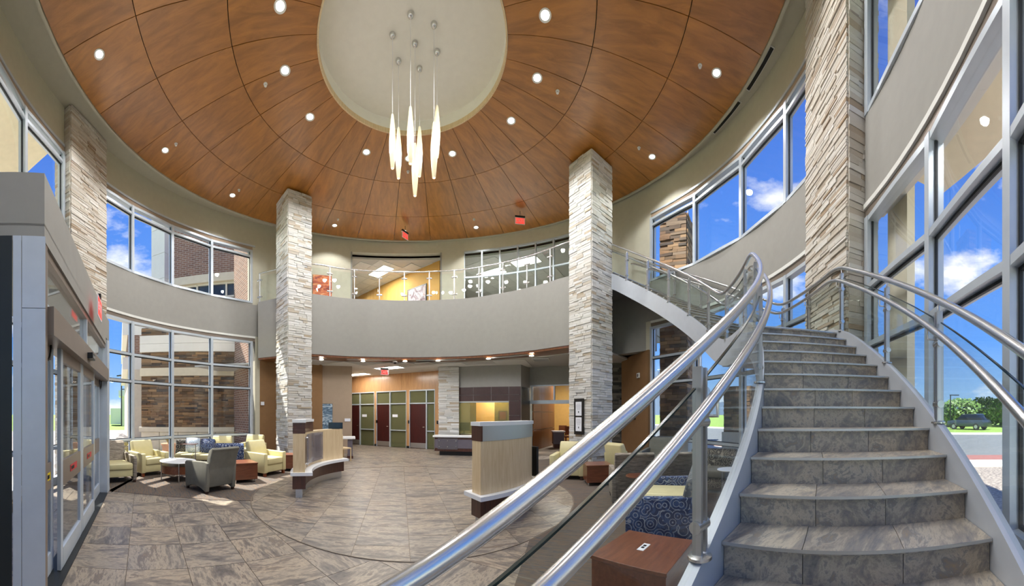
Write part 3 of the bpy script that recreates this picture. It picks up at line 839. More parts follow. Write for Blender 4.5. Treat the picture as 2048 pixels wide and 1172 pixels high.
# wall with the transom light and the open passage
c0, c1 = b2, dp(1215, 12.9)
G().seg(c0, c1, .18, 2.8, ZC1 + .05, off=.09).obj('bulkhead', 'taupe_paint', bw)
u3 = (c1 - c0).normalized()
WN[0] += 1
tw = struct('window_%d' % WN[0])
for z in (2.12, 2.76): G().seg(c0, c1, .12, z, z + .05, off=.06).obj('frame_rail', 'aluminium', tw)
G().seg(c0, c1, .12, 2.02, 2.12, off=.06).obj('frame_header', 'aluminium', tw)
for s_ in (.05, 1.02, 1.95): G().seg(c0 + u3 * s_, c0 + u3 * (s_ + .06), .12, 2.17, 2.76, off=.06).obj('frame_post', 'aluminium', tw)
G().seg(c0 + u3 * .11, c0 + u3 * 1.02, .012, 2.17, 2.76, off=.06).obj('pane', 'guard_glass', tw)
G().seg(c0 + u3 * 1.08, c0 + u3 * 1.95, .012, 2.17, 2.76, off=.06).obj('pane', 'guard_glass', tw)
# passage: cherry panelled wall on the left, yellow waiting room beyond
pz = struct('wall_passage')
pa, pb = dp(1066, 14.2), dp(1108, 17.2)
pu = (pb - pa); pl = pu.length; pu = pu.normalized()
for i in range(3):
    for z0, z1 in ((0, .9), (.91, 1.7), (1.71, ZC1)):
        G().seg(pa + pu * (pl * i / 3 + .006), pa + pu * (pl * (i + 1) / 3 - .006), .05, z0, z1 - .012).obj('wall_panel', 'cherry_panel', pz)
G().seg(pa, pb, .1, 0, ZC1, off=.09).obj('partition', 'aluminium', pz)
ya, yb = dp(1040, 20.6), dp(1290, 20.0)
G().seg(ya, yb, .2, 0, ZC1).obj('far_wall', 'hall_yellow', pz)
G().seg(dp(1228, 12.6), dp(1262, 17), .12, 0, ZC1).obj('side_wall', 'hall_yellow', pz)
for x in (1112, 1131):
    WN[0] += 1
    w_ = struct('window_%d' % WN[0]); p = dp(x, 20.3); uu = (yb - ya).normalized()
    q0, q1 = p - uu * .22, p + uu * .22
    G().seg(q0, q1, .06, .55, 2.0).obj('pane', 'leaf_green', w_)
    for z in (.5, 2.0): G().seg(q0 - uu * .05, q1 + uu * .05, .1, z, z + .05).obj('frame_rail', 'white_paint', w_)
    for q in (q0 - uu * .05, q1): G().seg(q, q + uu * .05, .1, .5, 2.05).obj('frame_post', 'white_paint', w_)
# dark slate strip and outer shell behind everything
t = thing('slate_wall', 'dark slate ledgestone strip in the recess behind the white column', 'stone wall')
s0, s1 = dp(1224, 12.5), dp(1250, 12.4)
u4 = (s1 - s0).normalized(); n4 = Vector((u4.y, -u4.x))
G().prism([s0 - n4 * .03, s1 - n4 * .03, s1 - n4 * .2, s0 - n4 * .2], 0, 3.6).obj('core', 'black_plastic', t)
lay_stones(t, list(stone_face(s0, u4, n4, (s1 - s0).length, 0, 3.58, (.06, .12), (.18, .45), (.02, .06))), 'slate_dark', 60, seen)
shell = struct('wall_outer')
so_ = [pol(140.8, RW + .2), Vector((-5.95, 12.6)), Vector((-5.95, 23)), Vector((9.9, 23)), Vector((9.9, 12.2)), Vector((7.95, 10.6)), pol(11.4, RW + .24)]
for a_, b_ in zip(so_[:-1], so_[1:]): G().seg(a_, b_, .2, -.1, 9).obj('outer_wall', 'mauve_paint', shell)
G().prism(so_ + [pol(a, RW + .1) for a in range(14, 141, 6)], 9.0, 9.15).obj('outer_roof', 'mauve_paint', shell)

# ================================================================== THE CURVED STAIR
SI, SO = 5.77, 6.95                             # inner and outer radius about CW
TH0, DTH, RZ = -75.6, 2.51, .155
Z0 = H - 3.65 * RZ
def nose_z(i): return Z0 + RZ * i
LAND = nose_z(11)
TH2 = -31.8
n2 = 19; r2 = (FFL - LAND) / n2
stair = thing('curved_staircase', 'broad curved staircase with slate tiled treads and grey steel stringers', 'staircase')
def arcpart(name, mat, r0, r1, a0, a1, z0, z1, n=3, parent=stair, **k):
    return G().arc(CW, r0, r1, a0, a1, z0, z1, n).obj(name, mat, parent, **k)
def flight(a_first, dth, zf, count, visible=True):
    for i in range(count):
        a0 = a_first + dth * i; z = zf(i)
        a1 = a0 + dth + .12
        sp = [SI, SI + (SO - SI) * (.30 + .03 * (i % 3)), SI + (SO - SI) * (.66 - .03 * (i % 2)), SO]
        for j in range(3):
            arcpart('tread_tile', 'stair_slate', sp[j] + .0015, sp[j + 1] - .0015, a0 - .2, a1, z - .018, z)
            arcpart('riser_tile', 'stair_slate', sp[j] + .0015, sp[j + 1] - .0015, a0 + .02, a0 + .14, z - RZ - .002, z - .018)
        arcpart('nosing', 'brushed_steel', SI, SO, a0 - .23, a0 - .195, z - .012, z + .002)
    # closed underside
    arcpart('carriage', 'stringer_paint', SI + .01, SO - .01, a_first + .3, a_first + dth * count, lambda a: zf((a - a_first) / dth) - .36, lambda a: zf((a - a_first) / dth) - .2, count)
flight(TH0 - 6 * DTH, DTH, lambda i: nose_z(i - 6), 17)
flight(TH2, (16.0 - TH2) / n2, lambda j: LAND + r2 * (j + 1), n2)
lt = 4
lsp = [SI + (SO - SI) * i / 3 for i in range(4)]
for i in range(lt):
    a0, a1 = TH0 + 11 * DTH, TH2
    b0_, b1_ = a0 + (a1 - a0) * i / lt, a0 + (a1 - a0) * (i + 1) / lt
    for j in range(3): arcpart('tread_tile', 'stair_slate', lsp[j] + .0015, lsp[j + 1] - .0015, b0_ + .02 - (.2 if i == 0 else 0), b1_ - .02, LAND - .03, LAND)
for j in range(3): arcpart('riser_tile', 'stair_slate', lsp[j] + .0015, lsp[j + 1] - .0015, TH0 + 11 * DTH + .02, TH0 + 11 * DTH + .14, LAND - RZ, LAND - .03)
arcpart('nosing', 'brushed_steel', SI, SO, TH0 + 11 * DTH - .235, TH0 + 11 * DTH - .195, LAND - .014, LAND + .002)
arcpart('landing_slab', 'stringer_paint', SI + .01, SO - .01, TH0 + 11 * DTH + .2, TH2 + .3, LAND - .3, LAND - .03, 8)
def slope(a):                                   # nosing line of the whole stair
    if a < TH0 + 11 * DTH: return nose_z((a - TH0) / DTH)
    if a < TH2: return LAND
    return min(LAND + (a - TH2) / (16.0 - TH2) * (FFL - LAND), FFL)
def smooth_slope(a, w=4.0):
    return sum(slope(a + w * (k - 4) / 4) for k in range(9)) / 9
A0, A1 = TH0 - 6 * DTH - 1.0, 15.6
NA = 88
def strin(r0, r1, name):
    aa_ = [A0 + (A1 - A0) * i / NA for i in range(NA + 1)]
    z0 = [max(-.0, smooth_slope(a) - .34) for a in aa_]; z1 = [smooth_slope(a) + .115 for a in aa_]
    G().strip([pol(a, r0) for a in aa_], [pol(a, r1) for a in aa_], z0, z1).obj(name, 'stringer_paint', stair, smooth=True)
strin(SI - .055, SI - .002, 'stringer')
strin(SO + .002, SO + .055, 'stringer')
# column under the landing
p = pol(-40, 6.3)

# ---- railings along both sides
def railing(label, rg, rh, a0, a1, posts, top_h=.945, hand_h=.76, flat_glass=.80):
    t = thing('stair_railing', label, 'railing')
    aa_ = [a0 + (a1 - a0) * i / 110 for i in range(111)]
    pt = lambda a, r, h: tuple(pol(a, r)) + (smooth_slope(a, 2.2) + h,)
    G().tube([pt(a, rg, top_h) for a in aa_], .0265, 16).obj('top_rail', 'steel', t, smooth=True)
    G().tube([pt(a, rh, hand_h) for a in aa_], .024, 16).obj('handrail', 'steel', t, smooth=True)
    for k, a in enumerate(posts):
        rr = pol(a, 1, Vector((0, 0))); tt = Vector((-rr.y, rr.x)); c = pol(a, rg); zb = smooth_slope(a) + .10; zt = smooth_slope(a, 2.2) + top_h
        g = G()
        for s_ in (-1, 1):
            q = c + tt * (.02 * s_)
            g.obox((q.x, q.y, (zb + zt - .08) / 2), tuple(tt * .008) + (0,), tuple(rr * .02) + (0,), (0, 0, (zt - .08 - zb) / 2))
        ps = g.obj('post', 'brushed_steel', t)
        G().cyl((c.x, c.y, zt - .12), (c.x, c.y, zt - .02), .008).obj('stem', 'steel', ps)
        G().lathe([(.0, 0), (.05, 0), (.05, .012), (.03, .02), (0, .02)], 16, (c.x, c.y, zb - .002)).obj('base_plate', 'steel', ps, smooth=True)
        # arm to the lower handrail
        h = pol(a, rh); zh = smooth_slope(a, 2.2) + hand_h
        G().tube([(c.x, c.y, zh - .09), (h.x, h.y, zh - .09), (h.x, h.y, zh - .02)], .008, 8).obj('handrail_arm', 'steel', ps, smooth=True)
        for zz in (zb + .13, zt - .3):
            G().tube([(c.x + tt.x * s_, c.y + tt.y * s_, zz) for s_ in (-.045, .045)], .026, 14).obj('glass_clamp', 'steel', ps, smooth=True)
    for k in range(len(posts) - 1):
        b0_, b1_ = posts[k] + .45, posts[k + 1] - .45
        nn_ = max(2, int((b1_ - b0_) / 1.5)); ab = [b0_ + (b1_ - b0_) * i / nn_ for i in range(nn_ + 1)]
        zb = [smooth_slope(a) + .125 for a in ab]; zt = [smooth_slope(a, 2.2) + flat_glass for a in ab]
        pn = G().strip([pol(a, rg - .006) for a in ab], [pol(a, rg + .006) for a in ab], zb, zt).obj('glass_panel', 'guard_glass', t)
        G().strip([pol(a, rg - .0065) for a in ab], [pol(a, rg + .0065) for a in ab], zt, [z + .008 for z in zt]).obj('glass_edge', 'glass_edge', pn)
    return t
pi_ = [TH0 - 6.2 * DTH, TH0 - .72 * DTH, TH0 + 4.6 * DTH, TH0 + 9.6 * DTH, -44.5, -34.5, -26, -17.5, -9, -.5, 7.8, 15.2]
railing('stainless stair railing with glass panels along the inner edge above the lounge', SI - .028, SI + .05, A0 + .6, 15.4, pi_)
po_ = [TH0 - 6.2 * DTH, TH0 - 1.5 * DTH, TH0 + 2.6 * DTH, TH0 + 6.3 * DTH, TH0 + 10.6 * DTH, -40, -32.5, -24, -15.5, -7, 1.5, 10]
railing('stainless stair railing with glass panels along the outer edge by the tall windows', SO + .028, SO - .05, A0 + .6, 15.4, po_)

# ---- balcony guard rail
t = thing('balcony_railing', 'stainless balcony guard with glass panels above the taupe fascia', 'railing')
gp = offset(path, .08)
LG = [0]
for i in range(1, len(gp)): LG.append(LG[-1] + (gp[i] - gp[i - 1]).length)
def al(s_):
    for i in range(1, len(gp)):
        if LG[i] >= s_ - 1e-6:
            k = (s_ - LG[i - 1]) / (LG[i] - LG[i - 1]); return gp[i - 1].lerp(gp[i], k)
    return gp[-1]
TOT = LG[-1]
fine = [al(TOT * i / 90) for i in range(91)]
G().tube([(p.x, p.y, FFL + 1.07) for p in fine], .024, 12).obj('top_rail', 'steel', t, smooth=True)
NP = 14
ps = [al(max(.03, min(TOT - .03, TOT * i / NP))) for i in range(NP + 1)]
for i, p in enumerate(ps):
    po = G().cyl((p.x, p.y, FFL - .01), (p.x, p.y, FFL + 1.06), .021).obj('post', 'brushed_steel', t, smooth=True)
    d = ((ps[min(i + 1, NP)] - ps[max(i - 1, 0)])).normalized()
    for z in (.2, .82):
        G().tube([(p.x - d.x * .1, p.y - d.y * .1, FFL + z), (p.x + d.x * .1, p.y + d.y * .1, FFL + z)], .03, 10).obj('glass_clamp', 'steel', po, smooth=True)
for i in range(NP):
    a = [al(TOT * (i + .06 + .88 * k / 4) / NP) for k in range(5)]
    G().strip(offset(a, -.006), offset(a, .006), FFL + .05, FFL + .95).obj('glass_panel', 'guard_glass', t)

def on_line(x, a, d_):                           # where the ray of a column meets a line in plan
    s_, k = sin(az(x)), cos(az(x)); den = d_.x * k - d_.y * s_; return a + d_ * ((a.y * s_ - a.x * k) / den)
# ================================================================== ENTRANCE VESTIBULE
VA, VB = Vector((-2.40, 1.10)), Vector((-5.48, 3.93))
vd = (VB - VA).normalized(); vn = Vector((vd.y, -vd.x))
if vn.dot(-VA) < 0: vn = -vn                     # into the lobby
VA2, VB2 = Vector((-2.78, -.02)), Vector((-6.62, 3.95))
ves = struct('wall_vestibule')
VL = (VB - VA).length
ZH0, ZH1 = 3.00, 3.55
def vb(g, a, b, o0, o1, z0, z1):
    c = VA + vd * ((a + b) / 2) + vn * ((o0 + o1) / 2)
    return g.obox((c.x, c.y, (z0 + z1) / 2), tuple(vd * abs(b - a) / 2) + (0,), tuple(vn * abs(o1 - o0) / 2) + (0,), (0, 0, (z1 - z0) / 2))
# header follows the front with a rounded far corner
hx = [VA2, VA, VA.lerp(VB, .3), VA.lerp(VB, .6), VA.lerp(VB, .93), VB + Vector((-.06, .09)), VB + Vector((-.25, .14)), VB2]
G().prism(hx + [VB2 + Vector((-.3, 0)), VA2 + Vector((-.3, -.2))], ZH0 + .12, ZH1).obj('header', 'taupe_paint', ves)
# hollow below: fascia only
G().seg(VA, VA.lerp(VB, .95), .14, ZH0, ZH0 + .14, off=.07 if (Vector((-vd.y, vd.x)).dot(vn) < 0) else -.07).obj('fascia', 'taupe_paint', ves)
G().seg(VA2, VA, .14, ZH0, ZH0 + .14, off=.07).obj('fascia', 'taupe_paint', ves)
# near end: silver cladding panels and a dark return
nd = (VA2 - VA).normalized(); nL = (VA2 - VA).length
for a, b, z0, z1, m_ in ((.0, .185, 0, 2.43, 'aluminium'), (.0, .185, 2.435, ZH0, 'aluminium'), (.19, .255, 0, ZH0, 'aluminium'), (.262, nL, 0, ZH0, 'dark_metal')):
    G().seg(VA + nd * a, VA + nd * b, .06, z0, z1, off=.04).obj('cladding_panel', m_, ves)
vb(G(), 0, .10, -.2, -.005, 0, ZH0).obj('jamb', 'bronze_frame', ves)
vb(G(), VL - .16, VL, -.2, .02, 0, ZH0 + .1).obj('jamb', 'aluminium', ves)
G().seg(VB + vd * -.02, VB2, .12, 0, ZH0 + .12).obj('side_frame', 'aluminium', ves)
# sliding entrance
sd = struct('door_4')
ZO0, ZO1 = 2.26, 2.50
vb(G(), .1, VL - .16, -.22, .05, ZO0, ZO1).obj('operator_beam', 'bronze_frame', sd)
vb(G(), .1, VL - .16, -.12, -.02, ZO1, ZO1 + .04).obj('frame_rail', 'aluminium', sd)
vb(G(), .1, VL - .16, -.12, -.02, ZH0 - .07, ZH0).obj('frame_rail', 'bronze_frame', sd)
for a in (.1, 1.98, VL - .2): vb(G(), a, a + .05, -.12, -.02, ZO1, ZH0).obj('frame_post', 'aluminium', sd)
vb(G(), .15, 1.98, -.08, -.07, ZO1 + .04, ZH0 - .07).obj('transom_pane', 'window_glass', sd)
vb(G(), 2.03, VL - .2, -.08, -.07, ZO1 + .04, ZH0 - .07).obj('transom_pane', 'window_glass', sd)
vb(G(), .1, VL - .16, -.2, .03, -.01, .014).obj('threshold', 'dark_gasket', sd)
pans = [(.12, .70, -.15), (.66, 1.72, -.06), (1.74, 2.78, -.06), (2.74, VL - .17, -.15)]
for k, (a, b, o) in enumerate(pans):
    lf = vb(G(), a, a + .085, o - .02, o + .02, .02, ZO0).obj('door_stile', 'aluminium', sd)
    vb(G(), b - .085, b, o - .02, o + .02, .02, ZO0).obj('door_stile', 'aluminium', sd)
    for z0, z1, m_ in ((.02, .22, 'aluminium'), (.86, 1.12, 'bronze_frame'), (ZO0 - .12, ZO0 - .0, 'bronze_frame')):
        vb(G(), a + .085, b - .085, o - .022, o + .022, z0, z1).obj('door_rail', m_, sd)
    vb(G(), a + .085, b - .085, o - .004, o + .004, .22, .86).obj('pane', 'window_glass', sd)
    vb(G(), a + .085, b - .085, o - .004, o + .004, 1.12, ZO0 - .12).obj('pane', 'window_glass', sd)
def wall_text(body, size, mat, p, facing, z, parent=None, name='lettering', depth=.002):
    me = text_mesh(body, size, mat, depth)
    o = link(name, me, parent)
    o.rotation_euler = (PI / 2, 0, math.atan2(facing.y, facing.x) + PI / 2)
    o.location = (p[0], p[1], z)
    return o
def plate(name, mat, p, facing, w, h, z, th=.004, parent=None):
    tt = Vector((-facing.y, facing.x))
    return G().obox((p[0], p[1], z), tuple(tt * w / 2) + (0,), tuple(facing * th / 2) + (0,), (0, 0, h / 2)).obj(name, mat, parent)
for a, o, m_, txt, lab in ((.40, -.15, 'sticker_yellow', (.03, .025, .035, .025, .03, .045, .03, .025, .03), 'yellow sticker with dark lettering on the fixed door panel'), (1.22, -.06, 'sticker_red', (.05, .06, .04), 'red sticker on the sliding leaf next to the yellow sticker'), (2.26, -.06, 'sticker_red', (.05, .06, .04), 'red sticker on the sliding leaf next to the far fixed panel')):
    p = VA + vd * a + vn * (o + .026)
    t = thing('door_sticker', lab, 'sticker', (p.x, p.y, .99))
    q = plate('backing', m_, (0, 0), vn, .34, .075, 0, .003, t)
    w_ = -.135                                  # the lettering is too small to read in the photo: dark marks of its size
    for k_, l_ in enumerate(txt):
        plate('print_mark', 'black_plastic', (vn.x * .003 + vd.x * (w_ + l_ / 2), vn.y * .003 + vd.y * (w_ + l_ / 2)), vn, l_ - .006, .038, 0, .002, t); w_ += l_
p = VA + vd * 1.75 + vn * .05
t = thing('door_sensor', 'small black motion sensor on the beam above the sliding doors', 'sensor', (p.x, p.y, 2.36))
plate('housing', 'black_plastic', (vn.x * .035, vn.y * .035), vn, .22, .075, 0, .07, t)
plate('lens', 'brushed_steel', (vn.x * .072, vn.y * .072), vn, .14, .03, -.01, .006, t)
for a, lab in ((.36, 'black looped cable hanging at the near end of the door beam'), (VL - .36, 'black looped cable hanging at the far end of the door beam')):
    pts = []
    for k in range(13):
        th = PI * k / 12; q = VA + vd * (a + .12 * cos(th)) + vn * -.09
        pts.append((q.x, q.y, 2.27 - .17 * sin(th)))
    tag(G().tube(pts, .011, 8).obj('door_cable', 'black_plastic', smooth=True), lab, 'cable')
# exit sign on the header
def exit_sign(label, p, facing, z, bracket, hang=0, w=.32, h=.2):
    t = thing('exit_sign', label, 'exit sign', (p[0], p[1], z), 0, 'lit exit signs')
    facing = facing.normalized()
    plate('sign_plate', 'paper', (0, 0), facing, w, h, 0, .012, t)
    plate('glow_plate', 'exit_glow', (0, 0), facing, w - .04, h - .04, 0, .016, t)
    for s_ in (1, -1):
        q = facing * (.0085 * s_)
        wall_text('EXIT', .16, 'paper', (q.x, q.y), facing * s_, 0, t, 'lettering', .001)
    plate('mount', 'black_plastic' if bracket == 'black' else 'dark_metal', (0, 0), facing, w if bracket != 'black' else .07, .06, h / 2 + .03, .05, t)
    if hang:
        G().cyl((0, 0, h / 2 + .05), (0, 0, h / 2 + hang), .008).obj('stem', 'dark_metal', t)
    return t
_k = on_line(183, VA, vd)
exit_sign('lit exit sign on a black arm fixed to the taupe vestibule header', _k + vn * .12, vn, zat(618, _k.length), 'black', 0, .40, .30)
exit_sign('lit exit sign under the wood ceiling above the balcony doorway opening', Vector(zp(808, 484, 8.42)[:2]) + Vector((.06, -.45)), Vector((.80, -.60)), 8.42, 'dark', .33, .36, .24)
exit_sign('lit exit sign under the wood ceiling above the glazed balcony screen', Vector(zp(1040, 442, 8.45)[:2]), Vector((-.15, -.98)), 8.45, 'dark', .33, .36, .24)
p = dp(769, 13.2)
exit_sign('lit exit sign hanging from the tiled hall ceiling before the office doors', p, -p + Vector((.6, 0)) * 8, 3.29, 'dark', .2, .34, .22)

# ================================================================== LAMPS AND CEILING FITTINGS
dl_trim = G().lathe([(.075, .0), (.115, .0), (.115, -.012), (.08, -.006), (.075, 0)], 20).mesh('trim_ring', 'white_paint', True)
dl_lens = G().lathe([(.0, -.004), (.078, -.004), (.078, .02), (0, .02)], 20).mesh('lens', 'lamp_lens')
def downlight(p, z, label, power, group, sc=1.0, ang_=165):
    t = thing('downlight', label, 'downlight', (p[0], p[1], z), 0, group)
    a = link('trim_ring', dl_trim, t); b = link('lens', dl_lens, t)
    a.scale = b.scale = (sc, sc, 1)
    li = bpy.data.lights.new('downlight_lamp', 'SPOT'); li.energy = power; li.spot_size = rad(ang_); li.spot_blend = .35; li.shadow_soft_size = .1; li.color = (1, 1, .985)
    lo = bpy.data.objects.new('downlight_lamp', li); COL.objects.link(lo); lo.parent = t; lo.location = (0, 0, -.04)
PDL = 160.0
inner = [(a, 'round downlight in the inner ring of wood ceiling panels') for a in (-149.6, -173.5, 159.8, 137, 119.5, 93, 65.7, 45, 24.6, -1.5, -26, -50, -75, -100, -125)]
for a, lab in inner:
    if a in (137, 45): continue
    q = pol(a, 2.66, CC); downlight(q, zc(2.66) - .002, lab, PDL, 'downlights round the ceiling recess', 1.0)
for a in (-150.1, -176.8, 157.5, 119.4, 93.8, 67.2, 1.1, -24.7, -52, -80, -108):
    q = pol(a, 6.1, CC); downlight(q, zc(6.1) - .002, 'round downlight in the outer ring of wood ceiling panels', PDL * .8, 'downlights round the ceiling edge', .92, 118)
for x, y in ((643, 720), (726, 723), (810, 723), (876, 722), (977, 718), (1063, 712)):
    q = zp(x, y, ZC1); downlight(q, ZC1 + .006, 'round downlight in the tiled hall ceiling below the balcony', 32, 'hall ceiling downlights', .9)
for x, y in ((712, 577), (735, 590), (962, 580), (985, 556), (1010, 545)):
    q = zp(x, min(y, 596), 8.1); downlight(q, 8.098, 'small downlight in the tiled ceiling of the room behind the balcony', 30, 'upper room downlights', .8)
sprk = G().lathe([(0, -.05), (.03, -.05), (.03, -.04), (.012, -.035), (.012, -.01), (.045, -.008), (.045, 0), (0, 0)], 12).mesh('sprinkler_head', 'white_paint', True)
for x, y in ((531, 178), (352, 287), (478, 379), (1115, 192), (1400, 130), (1278, 295), (676, 438), (948, 438), (816, 350)):
    q = zp(x, y, ZCEIL + .05); r = (Vector(q[:2]) - CC).length
    o = link('sprinkler_head', sprk, None, (q.x, q.y, zc(r) - .002)); tag(o, 'small white sprinkler head in the wood panelled ceiling', 'sprinkler', 'ceiling sprinklers')
# pendant cluster
DISC = 9.34
pend = [((821, 28), 214, 328), ((868, 48), 245, 356), ((785, 69), 229, 337), ((830, 86), 287, 392), ((874, 103), 212, 315), ((797, 121), 256, 357), ((839, 136), 254, 353)]
plabel = ['glowing glass pendant hung from the canopy furthest from the balcony', 'glowing glass pendant hung from the canopy nearest the stair side', 'glowing glass pendant hung from the canopy nearest the vestibule side', 'lowest hanging glowing glass pendant of the cluster', 'highest hanging glowing glass pendant of the cluster', 'glowing glass pendant hung from the canopy nearest the lounge column', 'glowing glass pendant hung from the canopy nearest the balcony']
for ((x, y), y0, y1), lab in zip(pend, plabel):
    c = zp(x, y, DISC); d = math.hypot(c.x, c.y)
    zt, zb_ = zat(y0, d), zat(y1, d); L = zt - zb_
    t = thing('pendant_lamp', lab, 'pendant lamp', (c.x, c.y, DISC), 0, 'pendant cluster in the ceiling recess')
    G().lathe([(0, -.075), (.03, -.07), (.052, -.05), (.064, -.015), (.066, 0), (0, 0)], 20).obj('canopy', 'steel', t, smooth=True)
    G().cyl((0, 0, -.05), (0, 0, zt - DISC + .02), .004, 6).obj('cord', 'paper', t)
    pr = [(0.0, 0), (.022, 0), (.035, -.08 * L), (.062, -.35 * L), (.070, -.5 * L), (.064, -.68 * L), (.050, -.85 * L), (.036, -.985 * L), (.030, -L), (0, -L)]
    sh = G().lathe([(r, z + zt - DISC) for r, z in pr], 20).obj('glass_shade', 'pendant_glass', t, smooth=True)
    li = bpy.data.lights.new('pendant_bulb', 'POINT'); li.energy = 2; li.shadow_soft_size = .06; li.color = (1, .8, .5)
    lo = bpy.data.objects.new('pendant_bulb', li); COL.objects.link(lo); lo.parent = t; lo.location = (0, 0, zb_ - DISC - .1)
# lay-in light panels
def light_panel(p, z, ang_, label, w=1.2, h=.6, power=42):
    t = thing('ceiling_light_panel', label, 'ceiling light', (p[0], p[1], z), ang_, 'lay-in light panels')
    G().box(-w / 2, w / 2, -h / 2, h / 2, -.002, .02).obj('diffuser', 'panel_light', t)
    g = G()
    for s_ in (-1, 1):
        g.box(-w / 2 - .02, w / 2 + .02, s_ * h / 2 - .02, s_ * h / 2 + .02, -.008, .01); g.box(s_ * w / 2 - .02, s_ * w / 2 + .02, -h / 2, h / 2, -.008, .01)
    g.obj('frame', 'white_paint', t)
    li = bpy.data.lights.new('panel_lamp', 'AREA'); li.shape = 'RECTANGLE'; li.size = w; li.size_y = h; li.energy = power; li.color = (1, .96, .9)
    lo = bpy.data.objects.new('panel_lamp', li); COL.objects.link(lo); lo.parent = t; lo.location = (0, 0, -.02)
dva = math.atan2(dv.y, dv.x)
light_panel(zp(778, 736, ZC1), ZC1 - .0, dva, 'bright light panel in the hall ceiling next to the hanging exit sign')
light_panel(zp(716, 749, ZC1), ZC1 - .0, dva, 'bright light panel in the hall ceiling at the far end of the office doors')
light_panel(dp(1000, 15.2), ZC1 - .6, 0, 'bright light panel in the office behind the pay window', 1.2, .6, 120)
light_panel(dp(1135, 17.5), ZC1 - .02, .3, 'bright light panel in the yellow waiting room ceiling', 1.2, .6, 110)
light_panel(zp(762, 543, 8.1), 8.09, math.atan2(dmy.y, dmy.x), 'bright light panel seen through the balcony doorway opening', 1.22, .6, 90)
light_panel(zp(985, 545, 8.1), 8.09, math.atan2(dmy.y, dmy.x), 'bright light panel behind the glazed screen nearest the doorway opening', 1.22, .6, 70)
light_panel(zp(1052, 523, 8.1), 8.09, math.atan2(dmy.y, dmy.x), 'bright light panel behind the glazed screen nearest the white column', 1.22, .6, 70)
for x, y, lab in ((810, 729, 'grey square air grille in the hall ceiling beside the light panel'), (850, 728, 'grey square air grille in the hall ceiling before the stone pilaster'), (1082, 720, 'grey square air grille in the hall ceiling before the passage')):
    q = zp(x, y, ZC1 - .0); t = thing('air_grille', lab, 'air vent', (q.x, q.y, ZC1), dva)
    G().box(-.3, .3, -.3, .3, -.004, .01).obj('frame', 'white_paint', t)
    for k in range(7): G().box(-.27, .27, -.27 + .08 * k, -.22 + .08 * k, -.012, -.003).obj('slat', 'brushed_steel', t)
q = zp(790, 723.5, ZC1)
t = thing('dome_camera', 'small dark dome camera on the hall ceiling', 'camera', (q.x, q.y, ZC1))
G().lathe([(0, -.09), (.04, -.075), (.06, -.04), (.065, 0), (0, 0)], 16).obj('dome', 'black_plastic', t, smooth=True)
G().lathe([(.055, -.03), (.085, -.02), (.085, .006), (.055, .006)], 16).obj('collar', 'white_paint', t, smooth=True)
# black slot diffusers in the cove soffit
for a0, a1, lab in ((-33, -24.5, 'long black slot diffuser in the cove beside the stair-side stone pier'), (-22, -13, 'black slot diffuser in the cove above the stair-side windows')):
    t = thing('slot_diffuser', lab, 'air vent')
    G().arc(CC, ROUT + .10, ROUT + .2, a0, a1, ZCEIL + .075, ZCEIL + .09, 6).obj('frame', 'white_paint', t)
    G().arc(CC, ROUT + .115, ROUT + .185, a0 + .2, a1 - .2, ZCEIL + .07, ZCEIL + .085, 6).obj('slot', 'black_plastic', t)

# ================================================================== RECEPTION KIOSKS
def kiosk(label, r0, r1, a0, a1, b0_, b1_, full, ledge):
    t = thing('reception_kiosk', label, 'kiosk', (0, 0, 0))
    n_ = 14
    G().arc(CC, r0 + .05, r1 - .05, a0 + .8, a1 - .8, .004, .175, n_).obj('toe_kick', 'brushed_steel', t, smooth=True)
    G().arc(CC, r0 - .01, r1 + .01, a0, a1, .17, .43, n_).obj('plinth', 'walnut_dark', t, smooth=True)
    G().arc(CC, r0 - ledge[0], r1 + ledge[1], a0 - 1.2, a1 + 1.2, .43, .49, n_).obj('ledge', 'solid_surface', t, smooth=True)
    G().arc(CC, r0, r1, b0_, b1_, .49, 1.225, n_).obj('oak_body', 'oak', t, smooth=True)
    G().arc(CC, r0 - .004, r1 + .004, full[0], full[1], 1.225, 1.435, n_).obj('upper_band', full[2], t, smooth=True)
    G().arc(CC, r0 - .015, r1 + .015, full[0] - .4, full[1] + .4, 1.435, 1.49, n_).obj('cap', 'solid_surface', t, smooth=True)
    return t
kl = kiosk('small oak reception kiosk with an acrylic panel on its hollow side', 2.17, 2.40, 143, 203.5, 144, 203.4, (176, 203.4, 'walnut_dark'), (.14, .05))
pn = G().arc(CC, 2.125, 2.135, 165, 199.5, .56, 1.19, 12).obj('acrylic_panel', 'acrylic', kl, smooth=True)
for a in (167, 197.5):
    for z in (.62, 1.13):
        q = pol(a, 2.11, CC); q2 = pol(a, 2.18, CC)
        G().cyl((q.x, q.y, z), (q2.x, q2.y, z), .014).obj('standoff', 'steel', pn, smooth=True)
q = pol(203.5, 2.285, CC)
kr = kiosk('large oak reception kiosk with a steel band showing its bulging side', 2.31, 2.53, -68, -33, -67.8, -38.5, (-67.8, -38.0, 'brushed_steel'), (.14, .10))
G().arc(CC, 2.30, 2.545, -67.9, -67.3, 1.225, 1.435, 2).obj('end_cover', 'walnut_dark', kr)
G().arc(CC, 2.33, 2.50, -38.6, -36.8, .49, 1.225, 3).obj('end_panel', 'oak', kr)
